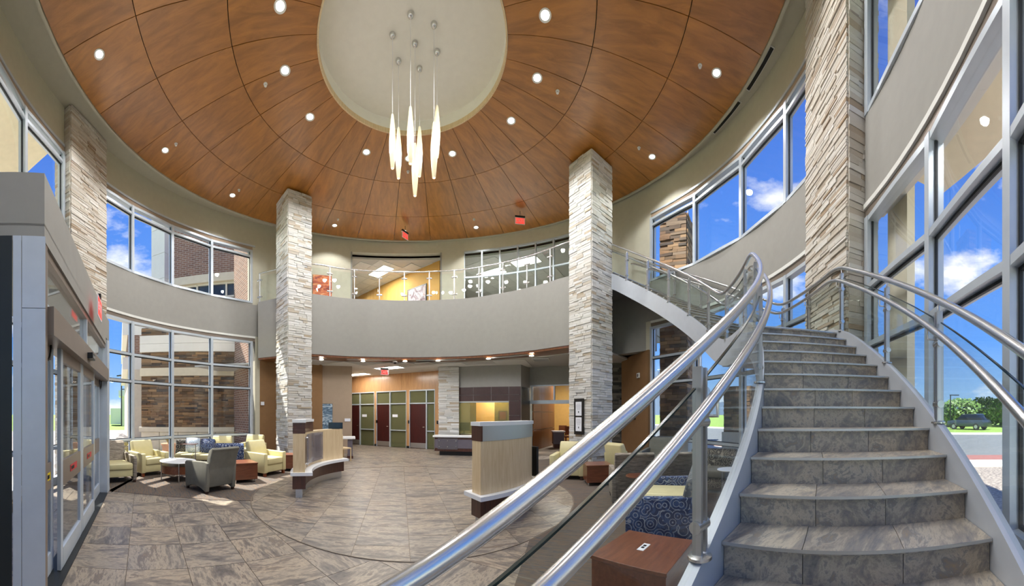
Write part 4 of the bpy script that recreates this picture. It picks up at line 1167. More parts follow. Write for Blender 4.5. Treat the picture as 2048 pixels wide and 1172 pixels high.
def monitor(label, p, z, facing, w=.46, h=.3, th=.03, stand=.12, mat='screen_blue'):
    t = thing('monitor', label, 'monitor', (p[0], p[1], z), math.atan2(facing.y, facing.x) + PI / 2)
    G().box(-w / 2, w / 2, -th / 2, th / 2, stand, stand + h).obj('housing', 'black_plastic', t, bevel=.005)
    G().box(-w / 2 + .012, w / 2 - .012, -th / 2 - .002, -th / 2 + .004, stand + .012, stand + h - .012).obj('screen', mat, t)
    G().box(-.02, .02, -.01, .02, .0, stand + .05).obj('stem', 'black_plastic', t)
    G().box(-.1, .1, -.07, .08, 0, .012).obj('foot', 'black_plastic', t)
q = pol(-35.0, 2.43, CC)
monitor('black monitor standing on the white ledge of the large kiosk', q, .49, Vector((.9, .42)), .42, .5, .05, .06)
# ================================================================== FURNITURE
def rb(g_or_box, name, mat, t, bev=.03, seg=3):
    return g_or_box.obj(name, mat, t, smooth=True, bevel=bev, seg=seg)
def place(t, p, facing): t.location = (p[0], p[1], .007); t.rotation_euler = (0, 0, math.atan2(facing[1], facing[0]) + PI / 2)
def copy_tree(o, parent=None):
    c = o.copy(); COL.objects.link(c); c.parent = parent
    for ch in list(o.children): copy_tree(ch, c)
    return c
def extrude_x(poly, x0, x1):                     # polygon in (y, z)
    g = G(); k = len(poly)
    g.add([(x0, y, z) for y, z in poly] + [(x1, y, z) for y, z in poly], [tuple(range(k)), tuple(range(2 * k - 1, k - 1, -1))] + [(i, k + i, k + (i + 1) % k, (i + 1) % k) for i in range(k)])
    return g
def club_chair(label, legmat='wood_leg'):
    t = thing('club_armchair', label, 'armchair', (0, 0, 0), 0, 'yellow club armchairs')
    rb(G().box(-.30, .30, -.36, .32, .10, .29), 'seat_base', 'yellow_vinyl', t, .015)
    rb(G().box(-.295, .295, -.385, .20, .285, .455), 'seat_cushion', 'yellow_vinyl', t, .035)
    for s_ in (-1, 1):
        g = extrude_x([(-.385, .09), (.30, .09), (.36, .60), (-.385, .585)], s_ * .30, s_ * .425); rb(g, 'arm', 'yellow_vinyl', t, .022)
    g = extrude_x([(.14, .30), (.30, .12), (.37, .30), (.46, .84), (.32, .885), (.235, .70)], -.318, .318); rb(g, 'backrest', 'yellow_vinyl', t, .04)
    for sx in (-1, 1):
        for y in (-.33, .26): G().obox((sx * .36, y, .05), (.032, 0, 0), (0, .032, 0), (0, 0, .052)).obj('leg', legmat, t)
    return t
def tub_chair(label, shell, seat, group, flare=.0):
    t = thing('tub_armchair', label, 'armchair', (0, 0, 0), 0, group)
    arch = [(.30 - .62 * k / 8, .05 + .075 * sin(PI * k / 8)) for k in range(9)]
    for s_ in (-1, 1):
        g = extrude_x([(.36, .045)] + [(y, z) for y, z in arch] + [(-.38, .05), (-.41, .56), (-.36, .60), (.30, .64), (.40, .62)], s_ * .30, s_ * .39); rb(g, 'arm', shell, t, .018)
    g = extrude_x([(.22, .36), (.29, .12), (.34, .12), (.40, .50), (.50 + flare, .84), (.54 + flare, .90), (.47 + flare, .93), (.38, .86), (.30, .60)], -.345, .345); rb(g, 'backrest', shell, t, .02)
    rb(G().box(-.295, .295, -.37, .26, .14, .31), 'seat_base', seat, t, .012)
    rb(G().box(-.295, .295, -.40, .26, .30, .45), 'seat_cushion', seat, t, .035)
    for sx in (-1, 1):
        for y in (-.35, .32): G().obox((sx * .345, y, .025), (.025, 0, 0), (0, .025, 0), (0, 0, .027)).obj('leg', 'dark_leg', t)
    return t
def cube_table(label, w=.58, h=.46, mat='walnut_red', outlet=False):
    t = thing('cube_table', label, 'side table', (0, 0, 0), 0, 'wooden cube tables')
    G().box(-w / 2 + .01, w / 2 - .01, -w / 2 + .01, w / 2 - .01, .075, h - .03).obj('body', mat, t)
    G().box(-w / 2, w / 2, -w / 2, w / 2, h - .032, h).obj('top', mat, t, bevel=.003, seg=1)
    for sx in (-1, 1):
        for sy in (-1, 1): G().cyl((sx * (w / 2 - .05), sy * (w / 2 - .05), 0), (sx * (w / 2 - .05), sy * (w / 2 - .05), .08), .018).obj('leg', 'steel', t, smooth=True)
    if outlet:
        o = G().box(-.075, .075, -.032, .032, h, h + .004).obj('power_plate', 'paper', t, bevel=.002, seg=1); o.location = (.02, .02, 0)
        for k in (-.03, .012): 
            q = G().box(k, k + .028, -.012, .014, h + .003, h + .006).obj('socket', 'black_plastic', o)
    return t
def sofa(label, L, shell, seat, arms=True, backmat=None, D=.78):
    t = thing('sofa', label, 'sofa')
    n_ = 2 if L > 1.1 else 1
    rb(G().box(-L / 2 + .10, L / 2 - .10, -D / 2, D / 2 - .1, .10, .30), 'seat_base', shell, t, .012)
    for k in range(n_):
        w = (L - .24) / n_
        rb(G().box(-L / 2 + .12 + w * k, -L / 2 + .12 + w * (k + 1), -D / 2 - .02, D / 2 - .16, .295, .455), 'seat_cushion', seat, t, .03)
    g = extrude_x([(D / 2 - .22, .32), (D / 2 - .1, .10), (D / 2, .10), (D / 2 + .06, .76), (D / 2 - .02, .83), (D / 2 - .10, .80)], -L / 2 + .02, L / 2 - .02); rb(g, 'backrest', backmat or shell, t, .03)
    if arms:
        for s_ in (-1, 1): rb(extrude_x([(-D / 2 - .01, .06), (D / 2 - .02, .06), (D / 2, .60), (-D / 2 - .01, .57)], s_ * (L / 2 - .12), s_ * L / 2), 'arm', shell, t, .02)
    for sx in (-1, 1):
        for y in (-D / 2 + .06, D / 2 - .1): G().obox((sx * (L / 2 - .08), y, .05), (.03, 0, 0), (0, .03, 0), (0, 0, .052)).obj('leg', 'dark_leg', t)
    return t
def pillow(label, mat, p, z, facing, s_=.42):
    t = thing('cushion', label, 'cushion', (p[0], p[1], z), math.atan2(facing.y, facing.x) + PI / 2)
    g = G(); k = 8
    vs = []; fs_ = []
    for side in (-1, 1):
        for i in range(k + 1):
            for j in range(k + 1):
                x, zz = (i / k - .5) * 2, (j / k - .5) * 2
                th = .085 * (1 - abs(x) ** 3) * (1 - abs(zz) ** 3) + .004
                vs.append((x * s_ / 2 * (1 - .06 * abs(zz) ** 2), side * th, s_ / 2 + zz * s_ / 2 * (1 - .06 * abs(x) ** 2)))
    m_ = (k + 1) ** 2
    for s2 in range(2):
        for i in range(k):
            for j in range(k):
                a = s2 * m_ + i * (k + 1) + j; q = (a, a + 1, a + k + 2, a + k + 1); fs_.append(q if s2 else q[::-1])
    rim = [i * (k + 1) for i in range(k + 1)] + [k * (k + 1) + j for j in range(1, k + 1)] + [i * (k + 1) + k for i in range(k - 1, -1, -1)] + [j for j in range(k - 1, 0, -1)]
    for i in range(len(rim)):
        a, b = rim[i], rim[(i + 1) % len(rim)]; fs_.append((a, b, m_ + b, m_ + a))
    g.add(vs, fs_).obj('cover', mat, t, smooth=True)
    t.rotation_euler = (rad(-14), 0, math.atan2(facing.y, facing.x) + PI / 2)
    return t
V = lambda x, y: Vector((x, y))
# left lounge
place(tub_chair('woven tub armchair with a yellow seat standing beside the sliding doors', 'woven_upholstery', 'yellow_vinyl', 'woven tub armchairs'), dp(232, 7.85), V(1, -.35))
place(club_chair('yellow club armchair standing against the lounge window beside the round table'), dp(296, 8.75), V(.98, -.18))
t = thing('coffee_table', 'round coffee table with white top and reddish wooden drum', 'coffee table'); place(t, dp(356, 7.95), V(1, 0))
G().lathe([(0, .44), (.44, .44), (.45, .45), (.44, .465), (0, .465)], 40).obj('top', 'solid_surface', t, smooth=True)
G().lathe([(0, .18), (.40, .18), (.40, .36), (0, .36)], 40).obj('drum', 'walnut_red', t, smooth=True)
for k in range(4):
    a = PI / 4 + k * PI / 2; G().cyl((.36 * cos(a) * 1.13, .36 * sin(a) * 1.13, 0), (.36 * cos(a) * 1.13, .36 * sin(a) * 1.13, .44), .014).obj('leg', 'steel', t, smooth=True)
place(tub_chair('grey fabric tub armchair seen from behind beside the round coffee table', 'grey_fabric', 'grey_fabric', 'grey tub armchairs', .02), dp(421, 6.95), V(-.96, .28))
place(cube_table('wooden cube table between the grey tub armchair and a yellow armchair'), dp(485, 7.8), V(.75, -.66))
place(club_chair('yellow club armchair beside the wooden cube table facing the small kiosk'), dp(530, 8.75), V(.95, -.28))
f_ = V(.5, -.86).normalized()
sfp = dp(388, 9.55)
place(sofa('pale yellow sofa with a black swirl patterned back under the lounge window', 1.25, 'black_motif', 'yellow_vinyl', False), sfp, f_)
sx_ = V(-f_.y, f_.x)
pillow('white and pale blue patterned cushion on the pale yellow sofa', 'light_blue_motif', sfp + sx_ * -.05 + f_ * -.04, .47, f_, .44)
pillow('dark blue swirl patterned cushion on the pale yellow sofa', 'blue_motif', sfp + sx_ * .40 + f_ * .02, .47, f_, .42)
bsp = dp(459, 9.0)
place(sofa('loveseat with a blue swirl patterned back behind the grey tub armchair', .8, 'blue_motif', 'yellow_vinyl', False), bsp, V(-.55, .84))
place(club_chair('yellow club armchair in the corner between the lounge window and the brown recess'), dp(503, 11.15), V(.1, -1))
place(club_chair('yellow club armchair by the lounge window behind the blue patterned loveseat'), dp(441, 10.4), V(.4, -.9))
place(cube_table('wooden cube table in front of the white column by the small kiosk', .5), dp(578, 9.3), V(.4, -.9))
t = thing('tablet_table', 'slim chrome tablet table standing beside the pale yellow sofa', 'side table'); place(t, dp(384, 8.95), V(.3, -.95))
G().box(-.30, .12, -.18, .18, .755, .775).obj('top', 'walnut_dark', t, bevel=.004, seg=1)
G().cyl((.1, 0, .02), (.1, 0, .757), .016).obj('pole', 'steel', t, smooth=True)
G().box(-.25, .12, -.14, .14, 0, .018).obj('base', 'steel', t, bevel=.004, seg=1)
# right lounge
place(club_chair('yellow club armchair standing against the white column with the framed notice', 'dark_leg'), dp(1139, 8.25), V(-.62, -.78))
place(cube_table('wooden cube table between two yellow armchairs by the white column'), dp(1194, 7.5), V(-.35, -.94))
place(club_chair('yellow club armchair behind the wooden cube table facing the stair', 'dark_leg'), dp(1250, 8.4), V(.9, .1))
place(tub_chair('grey fabric tub armchair by the window jamb under the upper stair flight', 'grey_fabric', 'grey_fabric', 'grey tub armchairs'), dp(1314, 8.95), V(-.85, -.5))
place(tub_chair('woven tub armchair seen from behind next to the tiled circle', 'woven_upholstery', 'yellow_vinyl', 'woven tub armchairs'), dp(1262, 6.1), V(.5, .87))
place(tub_chair('woven tub armchair seen from behind at the end of the blue sofa', 'woven_upholstery', 'grey_fabric', 'woven tub armchairs'), dp(1352, 6.2), V(.6, .8))
t = thing('pedestal_table', 'small round red-brown table on a chrome pole beside the blue sofa', 'side table'); place(t, dp(1276, 5.4), V(-1, 0))
G().lathe([(0, .56), (.2, .56), (.205, .57), (.2, .585), (0, .585)], 32).obj('top', 'walnut_red', t, smooth=True)
G().cyl((0, 0, .01), (0, 0, .565), .02).obj('pole', 'steel', t, smooth=True)
G().lathe([(0, 0), (.16, 0), (.15, .015), (0, .02)], 24).obj('base', 'steel', t, smooth=True)
place(sofa('blue patterned sofa with a cream vinyl seat below the stair railing', 1.45, 'blue_motif', 'cream_vinyl', True, 'grey_motif', .84), (3.22, 3.32), V(-.62, .78))
place(cube_table('large walnut cube table with a white power outlet under the stair railing', .66, .46, 'walnut_red', True), (1.77, 2.10), V(.41, -.91))
place(sofa('dark swirl patterned loveseat by the window under the upper stair flight', 1.1, 'black_motif', 'grey_fabric', False), dp(1420, 7.0), V(-.75, -.3))
t = thing('round_table', 'small round white table on thin chrome legs under the upper stair flight', 'side table'); place(t, dp(1459, 5.9), V(1, 0))
G().lathe([(0, .58), (.22, .58), (.225, .59), (.22, .6), (0, .6)], 32).obj('top', 'solid_surface', t, smooth=True)
for k in range(3): G().cyl((.17 * cos(k * 2.1), .17 * sin(k * 2.1), 0), (.17 * cos(k * 2.1), .17 * sin(k * 2.1), .58), .01).obj('leg', 'steel', t, smooth=True)
# planter curb under the stair
t = thing('stair_planter', 'curved white planter curb with dark soil below the stair stringer', 'planter')
G().arc(CW, 5.28, 5.46, -84, -44, .005, .14, 20).obj('curb', 'solid_surface', t, smooth=True)
G().arc(CW, 5.46, 5.70, -84, -44, .005, .09, 20).obj('soil', 'soil', t)
def spiky(label, p, z, h, n_, mat='leaf_green', rnd=random):
    t = thing('spiky_plant', label, 'plant', (p[0], p[1], z))
    for k in range(n_):
        a = rnd.uniform(0, 2 * PI); l = h * rnd.uniform(.6, 1); w = .012
        tip = Vector((cos(a) * l * .55, sin(a) * l * .55, l)); mid = tip * .5 + Vector((0, 0, l * .12)); sd_ = Vector((-sin(a), cos(a), 0)) * w
        G().add([sd_ * .6, -sd_ * .6, mid + sd_, mid - sd_, tip], [(0, 1, 3, 2), (2, 3, 4)]).obj('leaf', mat, t)
    return t
spiky('spiky green plant in the planter near the stair landing', pol(-50, 5.6), .09, .45, 22)
spiky('spiky green plant in the planter halfway up the lower flight', pol(-57, 5.6), .09, .38, 18)

# ================================================================== HALL FURNISHINGS
t = thing('low_counter', 'low white topped counter in front of the stone pilaster and pay window', 'counter')
e0, e1 = dp(866, 12.72), dp(1012, 12.3)
ue = (e1 - e0).normalized(); ne = Vector((ue.y, -ue.x)); Le = (e1 - e0).length
def eb(g, a, b, o0, o1, z0, z1):
    c = e0 + ue * ((a + b) / 2) + ne * ((o0 + o1) / 2)
    return g.obox((c.x, c.y, (z0 + z1) / 2), tuple(ue * abs(b - a) / 2) + (0,), tuple(ne * abs(o1 - o0) / 2) + (0,), (0, 0, (z1 - z0) / 2))
eb(G(), 0, Le, -.42, .05, .70, .77).obj('top', 'solid_surface', t, bevel=.006)
eb(G(), .06, Le - .05, -.38, 0, .16, .70).obj('body', 'walnut_dark', t)
eb(G(), .25, Le - .1, -.34, -.06, 0, .16).obj('toe_kick', 'black_plastic', t)
eb(G(), .08, Le - .06, 0, .012, .28, .62).obj('front_panel', 'taupe_counter', t)
ap = eb(G(), .2, .98, .03, .038, .24, .66).obj('acrylic_panel', 'acrylic', t)
for a in (.26, .59, .92):
    for z in (.34, .57):
        q = e0 + ue * a + ne * .0; q2 = q + ne * .05
        G().cyl((q.x, q.y, z), (q2.x, q2.y, z), .02).obj('standoff', 'steel', ap, smooth=True)
q = dp(928, 13.75)
monitor('monitor on the desk behind the pay window glass', q, .78, Vector((.2, 1)), .5, .34)
G_ = bb(G(), 0, LB, -.75, -.22, .72, .77).obj('office_desk', 'solid_surface'); tag(G_, 'white desk top behind the pay window glass', 'desk')
q = b0 + u * (LB * .52) + nb * -2.48
t = thing('framed_picture', 'small red framed picture on the office wall behind the pay window', 'picture', (q.x, q.y, 1.5))
plate('frame', 'walnut_dark', (0, 0), nb, .42, .5, 0, .03, t); plate('print', 'sticker_red', (nb.x * .016, nb.y * .016), nb, .3, .38, 0, .004, t)
# side desk and chair by the mauve wall
t = thing('side_desk', 'white topped desk in front of the mauve wall beside the office doors', 'desk')
q = dp(694, 11.9); r_ = q.normalized(); ax = Vector((r_.y, -r_.x))
def db(g, x0, x1, y0, y1, z0, z1):
    c = q + ax * ((x0 + x1) / 2) + r_ * ((y0 + y1) / 2)
    return g.obox((c.x, c.y, (z0 + z1) / 2), tuple(ax * (x1 - x0) / 2) + (0,), tuple(r_ * (y1 - y0) / 2) + (0,), (0, 0, (z1 - z0) / 2))
db(G(), -.7, .3, -.25, .35, .70, .77).obj('top', 'solid_surface', t, bevel=.005)
db(G(), .02, .2, -.2, .3, .1, .70).obj('leg_panel', 'taupe_counter', t); db(G(), .0, .22, -.22, .32, 0, .1).obj('plinth', 'walnut_dark', t)
monitor('small monitor with pale rim above the small kiosk', pol(147.5, 2.28, CC), 1.225, Vector((.25, -.97)), .36, .16, .03, .005)
t = thing('wooden_chair', 'light wooden chair tucked at the white side desk', 'chair'); place(t, dp(686, 11.1), V(.6, .8)); t.location.z = .0
G().box(-.2, .2, -.2, .2, .42, .46).obj('seat', 'oak', t)
G().box(-.2, .2, .18, .21, .62, .92).obj('backrest', 'oak', t)
for sx in (-1, 1):
    G().box(sx * .19 - .015, sx * .19 + .015, .175, .21, 0, .92).obj('leg', 'oak', t); G().box(sx * .19 - .015, sx * .19 + .015, -.2, -.17, 0, .42).obj('leg', 'oak', t)
wdir = (brn - dp(560, 12.9)).normalized(); wn_ = Vector((wdir.y, -wdir.x))
q = on_line(645, brn, wdir) + wn_ * .03
t = thing('sea_painting', 'grey blue seascape painting on the mauve wall behind the small kiosk', 'painting', (q.x, q.y, 1.5))
plate('canvas', 'art_sea', (0, 0), wn_, .78, 1.0, 0, .04, t); plate('edge', 'black_plastic', (-wn_.x * .012, -wn_.y * .012), wn_, .8, 1.02, 0, .02, t)
q = on_line(695, brn, wdir) + wn_ * .012
tag(plate('room_sign', 'paper', q, wn_, .24, .12, 1.36, .01), 'small white sign on the mauve wall beside the seascape painting', 'sign', 'room signs')
# notice frame on the right column
cu_ = Vector((cos(rad(16.5)), sin(rad(16.5)))); cv_ = Vector((-cu_.y, cu_.x)); cc = Vector(COLS[1][:2])
fp = on_line(1161, cc - cu_ * .43, cv_) - cu_ * .06
t = thing('notice_frame', 'tall black frame holding two notices on the white column', 'notice frame', (fp.x, fp.y, zat(833, fp.length)))
ch = Vector(-cu_)
plate('frame', 'black_plastic', (0, 0), ch, .36, 1.0, 0, .03, t)
for k, z in enumerate((.215, -.215)):
    pp = plate('notice', 'paper', (ch.x * .016, ch.y * .016), ch, .23, .385, z, .004, t)
    for r_i, wdt in enumerate((.15, .18, .17, .16, .12)):
        plate('print_line', 'taupe_counter', (ch.x * .019, ch.y * .019), ch, wdt, .006, z + .13 - .035 * r_i, .002, pp)
    plate('print_mark', 'dark_metal', (ch.x * .019, ch.y * .019), ch, .03, .05, z - .09, .002, pp)
# things on the brown recess walls
rw0, rw1 = pol(10.4, RW), dp(1247, 12.2); rd = (rw1 - rw0).normalized(); rn = Vector((-rd.y, rd.x))
if rn.dot(-rw0) < 0: rn = -rn
q = on_line(1282, rw0, rd) + rn * .10
t = thing('wall_camera', 'small white dome camera on the brown recess wall', 'camera', (q.x, q.y, zat(751, q.length)))
plate('base', 'white_paint', (0, 0), rn, .16, .16, 0, .05, t)
me = G().lathe([(0, -.05), (.04, -.035), (.055, 0), (0, 0)], 14).obj('dome', 'black_plastic', t, smooth=True); me.rotation_euler = (PI / 2, 0, math.atan2(rn.y, rn.x) - PI / 2 + PI); me.location = (rn.x * .025, rn.y * .025, 0)
q = on_line(1250, rw0, rd) + rn * .09
tag(plate('paper_notice', 'paper', q, rn, .26, .3, zat(823, q.length), .004), 'white paper notice taped to the brown recess wall', 'notice')
q = on_line(1270, rw0, rd) + rn * .1
t = thing('framed_notice', 'black framed notice on the brown recess wall by the stair', 'notice frame', (q.x, q.y, zat(826, q.length)))
plate('frame', 'black_plastic', (0, 0), rn, .44, .46, 0, .03, t); plate('notice', 'paper', (rn.x * .016, rn.y * .016), rn, .26, .3, 0, .004, t)
lw0, lw1 = pol(141.6, RW + .02), pol(120, RW - .3); ld = (lw1 - lw0).normalized(); ln = Vector((ld.y, -ld.x))
if ln.dot(-lw0) < 0: ln = -ln
q = on_line(525, lw0, ld)
nrm_ = ln
tag(plate('thermostat', 'paper', q + ln * .02, ln, .13, .13, zat(807, q.length), .03), 'small white thermostat on the brown wall beside the lounge window', 'thermostat')
# balcony wall art and corridor art
ca = ang(wp(644)); q = pol(ca, RW - .03); nn = (CW - q).normalized()
t = thing('red_painting', 'red and gold abstract painting on the wall behind the balcony', 'painting', (q.x, q.y, FFL + .78))
plate('canvas', 'art_red', (0, 0), nn, .78, 1.15, .12, .04, t); plate('edge', 'walnut_dark', (-nn.x * .02, -nn.y * .02), nn, .8, 1.17, .12, .02, t)
cdv = (wB - wA).normalized(); cn = Vector((-cdv.y, cdv.x))
if cn.dot(-wA) < 0: cn = -cn
for x0_, x1_, zc_, hh, lab in ((818, 856, 6.75, 1.15, 'large floral picture on the corridor wall seen through the balcony opening'), (763, 795, 6.55, .95, 'smaller dark picture deeper along the corridor wall behind the balcony')):
    q0, q1 = on_line(x0_, wA, cdv), on_line(x1_, wA, cdv); q = (q0 + q1) / 2 + cn * .09
    t = thing('corridor_picture', lab, 'picture', (q.x, q.y, zc_)); wd = (q1 - q0).length
    plate('frame', 'black_plastic', (0, 0), cn, wd, hh, 0, .04, t); plate('print', 'art_floral', (cn.x * .021, cn.y * .021), cn, wd - .1, hh - .1, 0, .004, t)
for x, lab in ((786, 'lit wall sconce between the two corridor pictures'), (812, 'lit wall sconce beside the large floral corridor picture')):
    q = on_line(x, wA, cdv) + cn * .14
    t = thing('wall_sconce', lab, 'wall lamp', (q.x, q.y, 5.95))
    G().lathe([(.04, 0), (.09, .12), (.1, .2), (.0, .2)], 16).obj('shade', 'sconce_glow', t, smooth=True); plate('backplate', 'brushed_steel', (-cn.x * .06, -cn.y * .06), cn, .1, .2, .1, .06, t)
# passage: counter and chairs
t = thing('passage_counter', 'white topped counter against the cherry panelled passage wall', 'counter'); q = dp(1117, 15.6); place(t, q, V(-.3, -1)); t.location.z = 0
G().box(-.32, .28, -.3, .3, .74, .8).obj('top', 'solid_surface', t); G().box(-.28, .24, -.26, .26, .18, .74).obj('body', 'taupe_counter', t); G().box(-.24, .2, -.2, .22, 0, .18).obj('plinth', 'walnut_dark', t)
for x, d_, lab in ((1135, 17.0, 'red-brown wooden chair in the yellow waiting room'), (1122, 18.4, 'olive seated wooden chair in the yellow waiting room behind the counter')):
    t = thing('waiting_chair', lab, 'chair'); place(t, dp(x, d_), V(-.8, -.6)); t.location.z = 0
    G().box(-.25, .25, -.25, .25, .38, .46).obj('seat', 'frosted_green' if x == 1122 else 'walnut_red', t); G().box(-.25, .25, .2, .25, .5, .95).obj('backrest', 'walnut_red', t)
    for sx in (-1, 1):
        for y in (-.22, .22): G().box(sx * .23 - .02, sx * .23 + .02, y - .02, y + .02, 0, .62).obj('leg', 'walnut_red', t)

# ================================================================== OUTSIDE
ground = struct('ground')
G().arc(CW, 7.42, 30, 138, 376, -.22, -.06, 60).obj('gravel_bed', 'gravel', ground)
G().arc(CW, 7.45, 24, 205, 272, -.2, -.045, 24).obj('added_bounce_paving', 'concrete', ground)  # pale paving added over the gravel to bounce sunlight into the hall
G().arc(CW, 30, 900, 0, 360, -.9, -.5, 60).obj('far_ground', 'lawn', ground)
rdv = Vector((sin(1.72), cos(1.72))); rpv = Vector((rdv.y, -rdv.x))
def band(d0, d1, mat, z0, z1, name, w=60):
    G().prism([rdv * d0 - rpv * w, rdv * d1 - rpv * w, rdv * d1 + rpv * w, rdv * d0 + rpv * w], z0, z1).obj(name, mat, ground)
band(10.2, 11.6, 'concrete', -.2, -.03, 'sidewalk'); band(11.6, 13.0, 'red_paver', -.2, -.035, 'paver_strip'); band(13.0, 26, 'asphalt', -.3, -.05, 'road'); band(26, 28.5, 'concrete', -.3, -.02, 'curb'); band(28.5, 70, 'lawn', -.5, -.06, 'verge', 90)
# eaves and canopies
ev = struct('trim_eaves')
G().arc(CW, RW + .3, RW + .75, 139, 373, 8.75, 9.0, 60).obj('eave', 'precast', ev, smooth=True)
G().arc(CW, RW + .3, 11.2, 197, 246, 9.02, 9.4, 16).obj('entrance_canopy', 'precast', ev, smooth=True)
for a in (207, 242):
    q = pol(a, 10.6); G().lathe([(.35, -.2), (.35, 9.02), (0, 9.02)], 20, (q.x, q.y, 0)).obj('canopy_post', 'precast', ev, smooth=True)
G().arc(CW, RWR + .32, 8.5, 284, 308.5, 5.0, 5.35, 8).obj('side_canopy', 'precast', ev, smooth=True)
G().arc(CW, RWR + .3, RWR + .42, 305.8, 309.5, -.2, 8.15, 2).obj('precast_fin', 'precast', ev)
for a in (290.0, 292.3):
    q = pol(a, 8.1); downlight(q, 4.998, 'round downlight in the outside canopy beyond the stair windows', 20, 'canopy downlights', .9)
# stone and brick wing seen through the lounge windows
t = thing('stone_wing', 'neighbouring wing with brown ledgestone wall and precast bands outside the lounge windows', 'building')
w0, w1 = dp(283, 15.2), dp(468, 15.0); wu = (w1 - w0).normalized(); wnn = Vector((wu.y, -wu.x)); WL = (w1 - w0).length
def wbx(g, a, b, o0, o1, z0, z1):
    c = w0 + wu * ((a + b) / 2) + wnn * ((o0 + o1) / 2)
    return g.obox((c.x, c.y, (z0 + z1) / 2), tuple(wu * abs(b - a) / 2) + (0,), tuple(wnn * abs(o1 - o0) / 2) + (0,), (0, 0, (z1 - z0) / 2))
wbx(G(), 0, WL, -.5, -.03, -.2, 5.6).obj('core', 'soil', t)
fl = []
for z0, z1 in ((1.0, 3.35), (3.72, 4.45), (5.2, 5.55)): fl += list(stone_face(w0, wu, wnn, WL, z0, z1, (.07, .13), (.2, .55), (.03, .07)))
lay_stones(t, fl, 'fieldstone_brown', 280, lambda s_: -s_[3] * s_[5])
wbx(G(), -.1, WL, -.1, .14, .78, 1.0).obj('precast_band', 'precast', t); wbx(G(), -.05, WL, -.1, .1, 3.35, 3.72).obj('precast_band', 'precast', t)
for z0, z1 in ((4.45, 4.82), (4.83, 5.2)): wbx(G(), -.05, WL + .02, -.1, .16, z0, z1).obj('fascia_board', 'fascia_white', t)
for k in range(5): wbx(G(), WL * k / 5 + .01, WL * (k + 1) / 5 - .01, -.1, .1, -.2, .77).obj('base_slab', 'precast', t)
w2 = dp(496, 13.3)
def uvbrick(g, name, parent):
    o = g.obj(name, 'brick_wall', parent); me = o.data; uv = me.uv_layers.new()
    for pl_ in me.polygons:
        n3 = pl_.normal
        for li_ in pl_.loop_indices:
            v3 = me.vertices[me.loops[li_].vertex_index].co
            uv.data[li_].uv = ((-n3.y * v3.x + n3.x * v3.y) if abs(n3.z) < .5 else v3.x, v3.z)
    return o
uvbrick(G().seg(w1, w2, .4, -.2, 9.6, off=.2), 'brick_return', t)
# upper brick storey with ribbon window
u0, u1 = dp(335, 17.0), dp(480, 16.0); uu = (u1 - u0).normalized(); un = Vector((uu.y, -uu.x)); UL = (u1 - u0).length
uvbrick(G().seg(u0, u1, .4, 8.55, 11.6, off=.2), 'brick_wall', t)
uvbrick(G().seg(u0, u1, .4, 5.5, 6.3, off=.2), 'brick_wall', t)
G().seg(u0 - un * -.1, u1 - un * -.1, .3, 8.2, 8.6, off=.2).obj('precast_band', 'precast', t)
G().seg(u0, u1, .1, 6.3, 8.2, off=.3).obj('ribbon_glass', 'screen_blue', t)
for k in range(6):
    q = u0.lerp(u1, k / 5); G().seg(q, q + uu * .08, .14, 6.3, 8.2, off=.22).obj('window_post', 'fascia_white', t)
for z in (6.95, 7.45, 8.12): G().seg(u0, u1, .14, z, z + .07, off=.22).obj('window_rail', 'fascia_white', t)
f0, f1_ = dp(312, 17.5), dp(338, 17.0)
for k in range(5): G().seg(f0, f1_, .8, 6.0 + 1.3 * k, 7.28 + 1.3 * k).obj('fascia_panel', 'fascia_white', t)
# shrubs, rocks, far canopy building on the left
def leaf_ball(label, p, z, rx, rz_, n_, mat, ls, name='shrub', cat='shrub', group=None, seed=1):
    t = thing(name, label, cat, (p[0], p[1], z), 0, group); rnd = random.Random(seed); g = G()
    for k in range(n_):
        d = Vector((rnd.gauss(0, 1), rnd.gauss(0, 1), rnd.gauss(0, 1))).normalized(); rr = rnd.uniform(.55, 1.0)
        c = Vector((d.x * rx * rr, d.y * rx * rr, rz_ + d.z * rz_ * rr)); a = Vector((rnd.gauss(0, 1), rnd.gauss(0, 1), rnd.gauss(0, 1))).normalized(); b = a.orthogonal().normalized()
        s_ = ls * rnd.uniform(.6, 1.3)
        g.add([c - a * s_, c + b * s_ * .5, c + a * s_, c - b * s_ * .5], [(0, 1, 2, 3)])
    me = g.mesh('foliage', mat, fix=False); link('foliage', me, t)
    for k in range(4): G().tube([(0, 0, -.1), (rx * .3 * cos(k * 1.6), rx * .3 * sin(k * 1.6), rz_)], .02 * max(1, rx), 6).obj('stem', 'dark_leg', t)
    return t
def rock(label, p, r, seed):
    rnd = random.Random(seed); bm = bmesh.new(); bmesh.ops.create_icosphere(bm, subdivisions=3, radius=1)
    for v in bm.verts:
        k = 1 + .25 * sin(v.co.x * 3 + seed) * cos(v.co.y * 2.5 + seed) + rnd.uniform(-.05, .05); v.co = Vector((v.co.x * r * 1.3 * k, v.co.y * r * k, v.co.z * r * .65 * k))
    me = bpy.data.meshes.new('boulder'); bm.to_mesh(me); bm.free(); me.materials.append(MATS['rock_grey'])
    o = link('boulder', me, None, (p[0], p[1], r * .35)); tag(o, label, 'rock')
rock('large grey boulder outside the lounge window next to the doors', dp(236, 13.5), .75, 1)
rock('small grey boulder behind the large one outside the lounge window', dp(226, 17.0), .5, 4)
leaf_ball('dry olive shrub outside the lounge window beside the boulder', dp(247, 11.3), -.06, .5, .38, 500, 'leaf_dry', .05, seed=3)
leaf_ball('low green shrub outside the lounge window against the sill', dp(232, 10.6), -.06, .4, .3, 400, 'leaf_green', .045, seed=4)
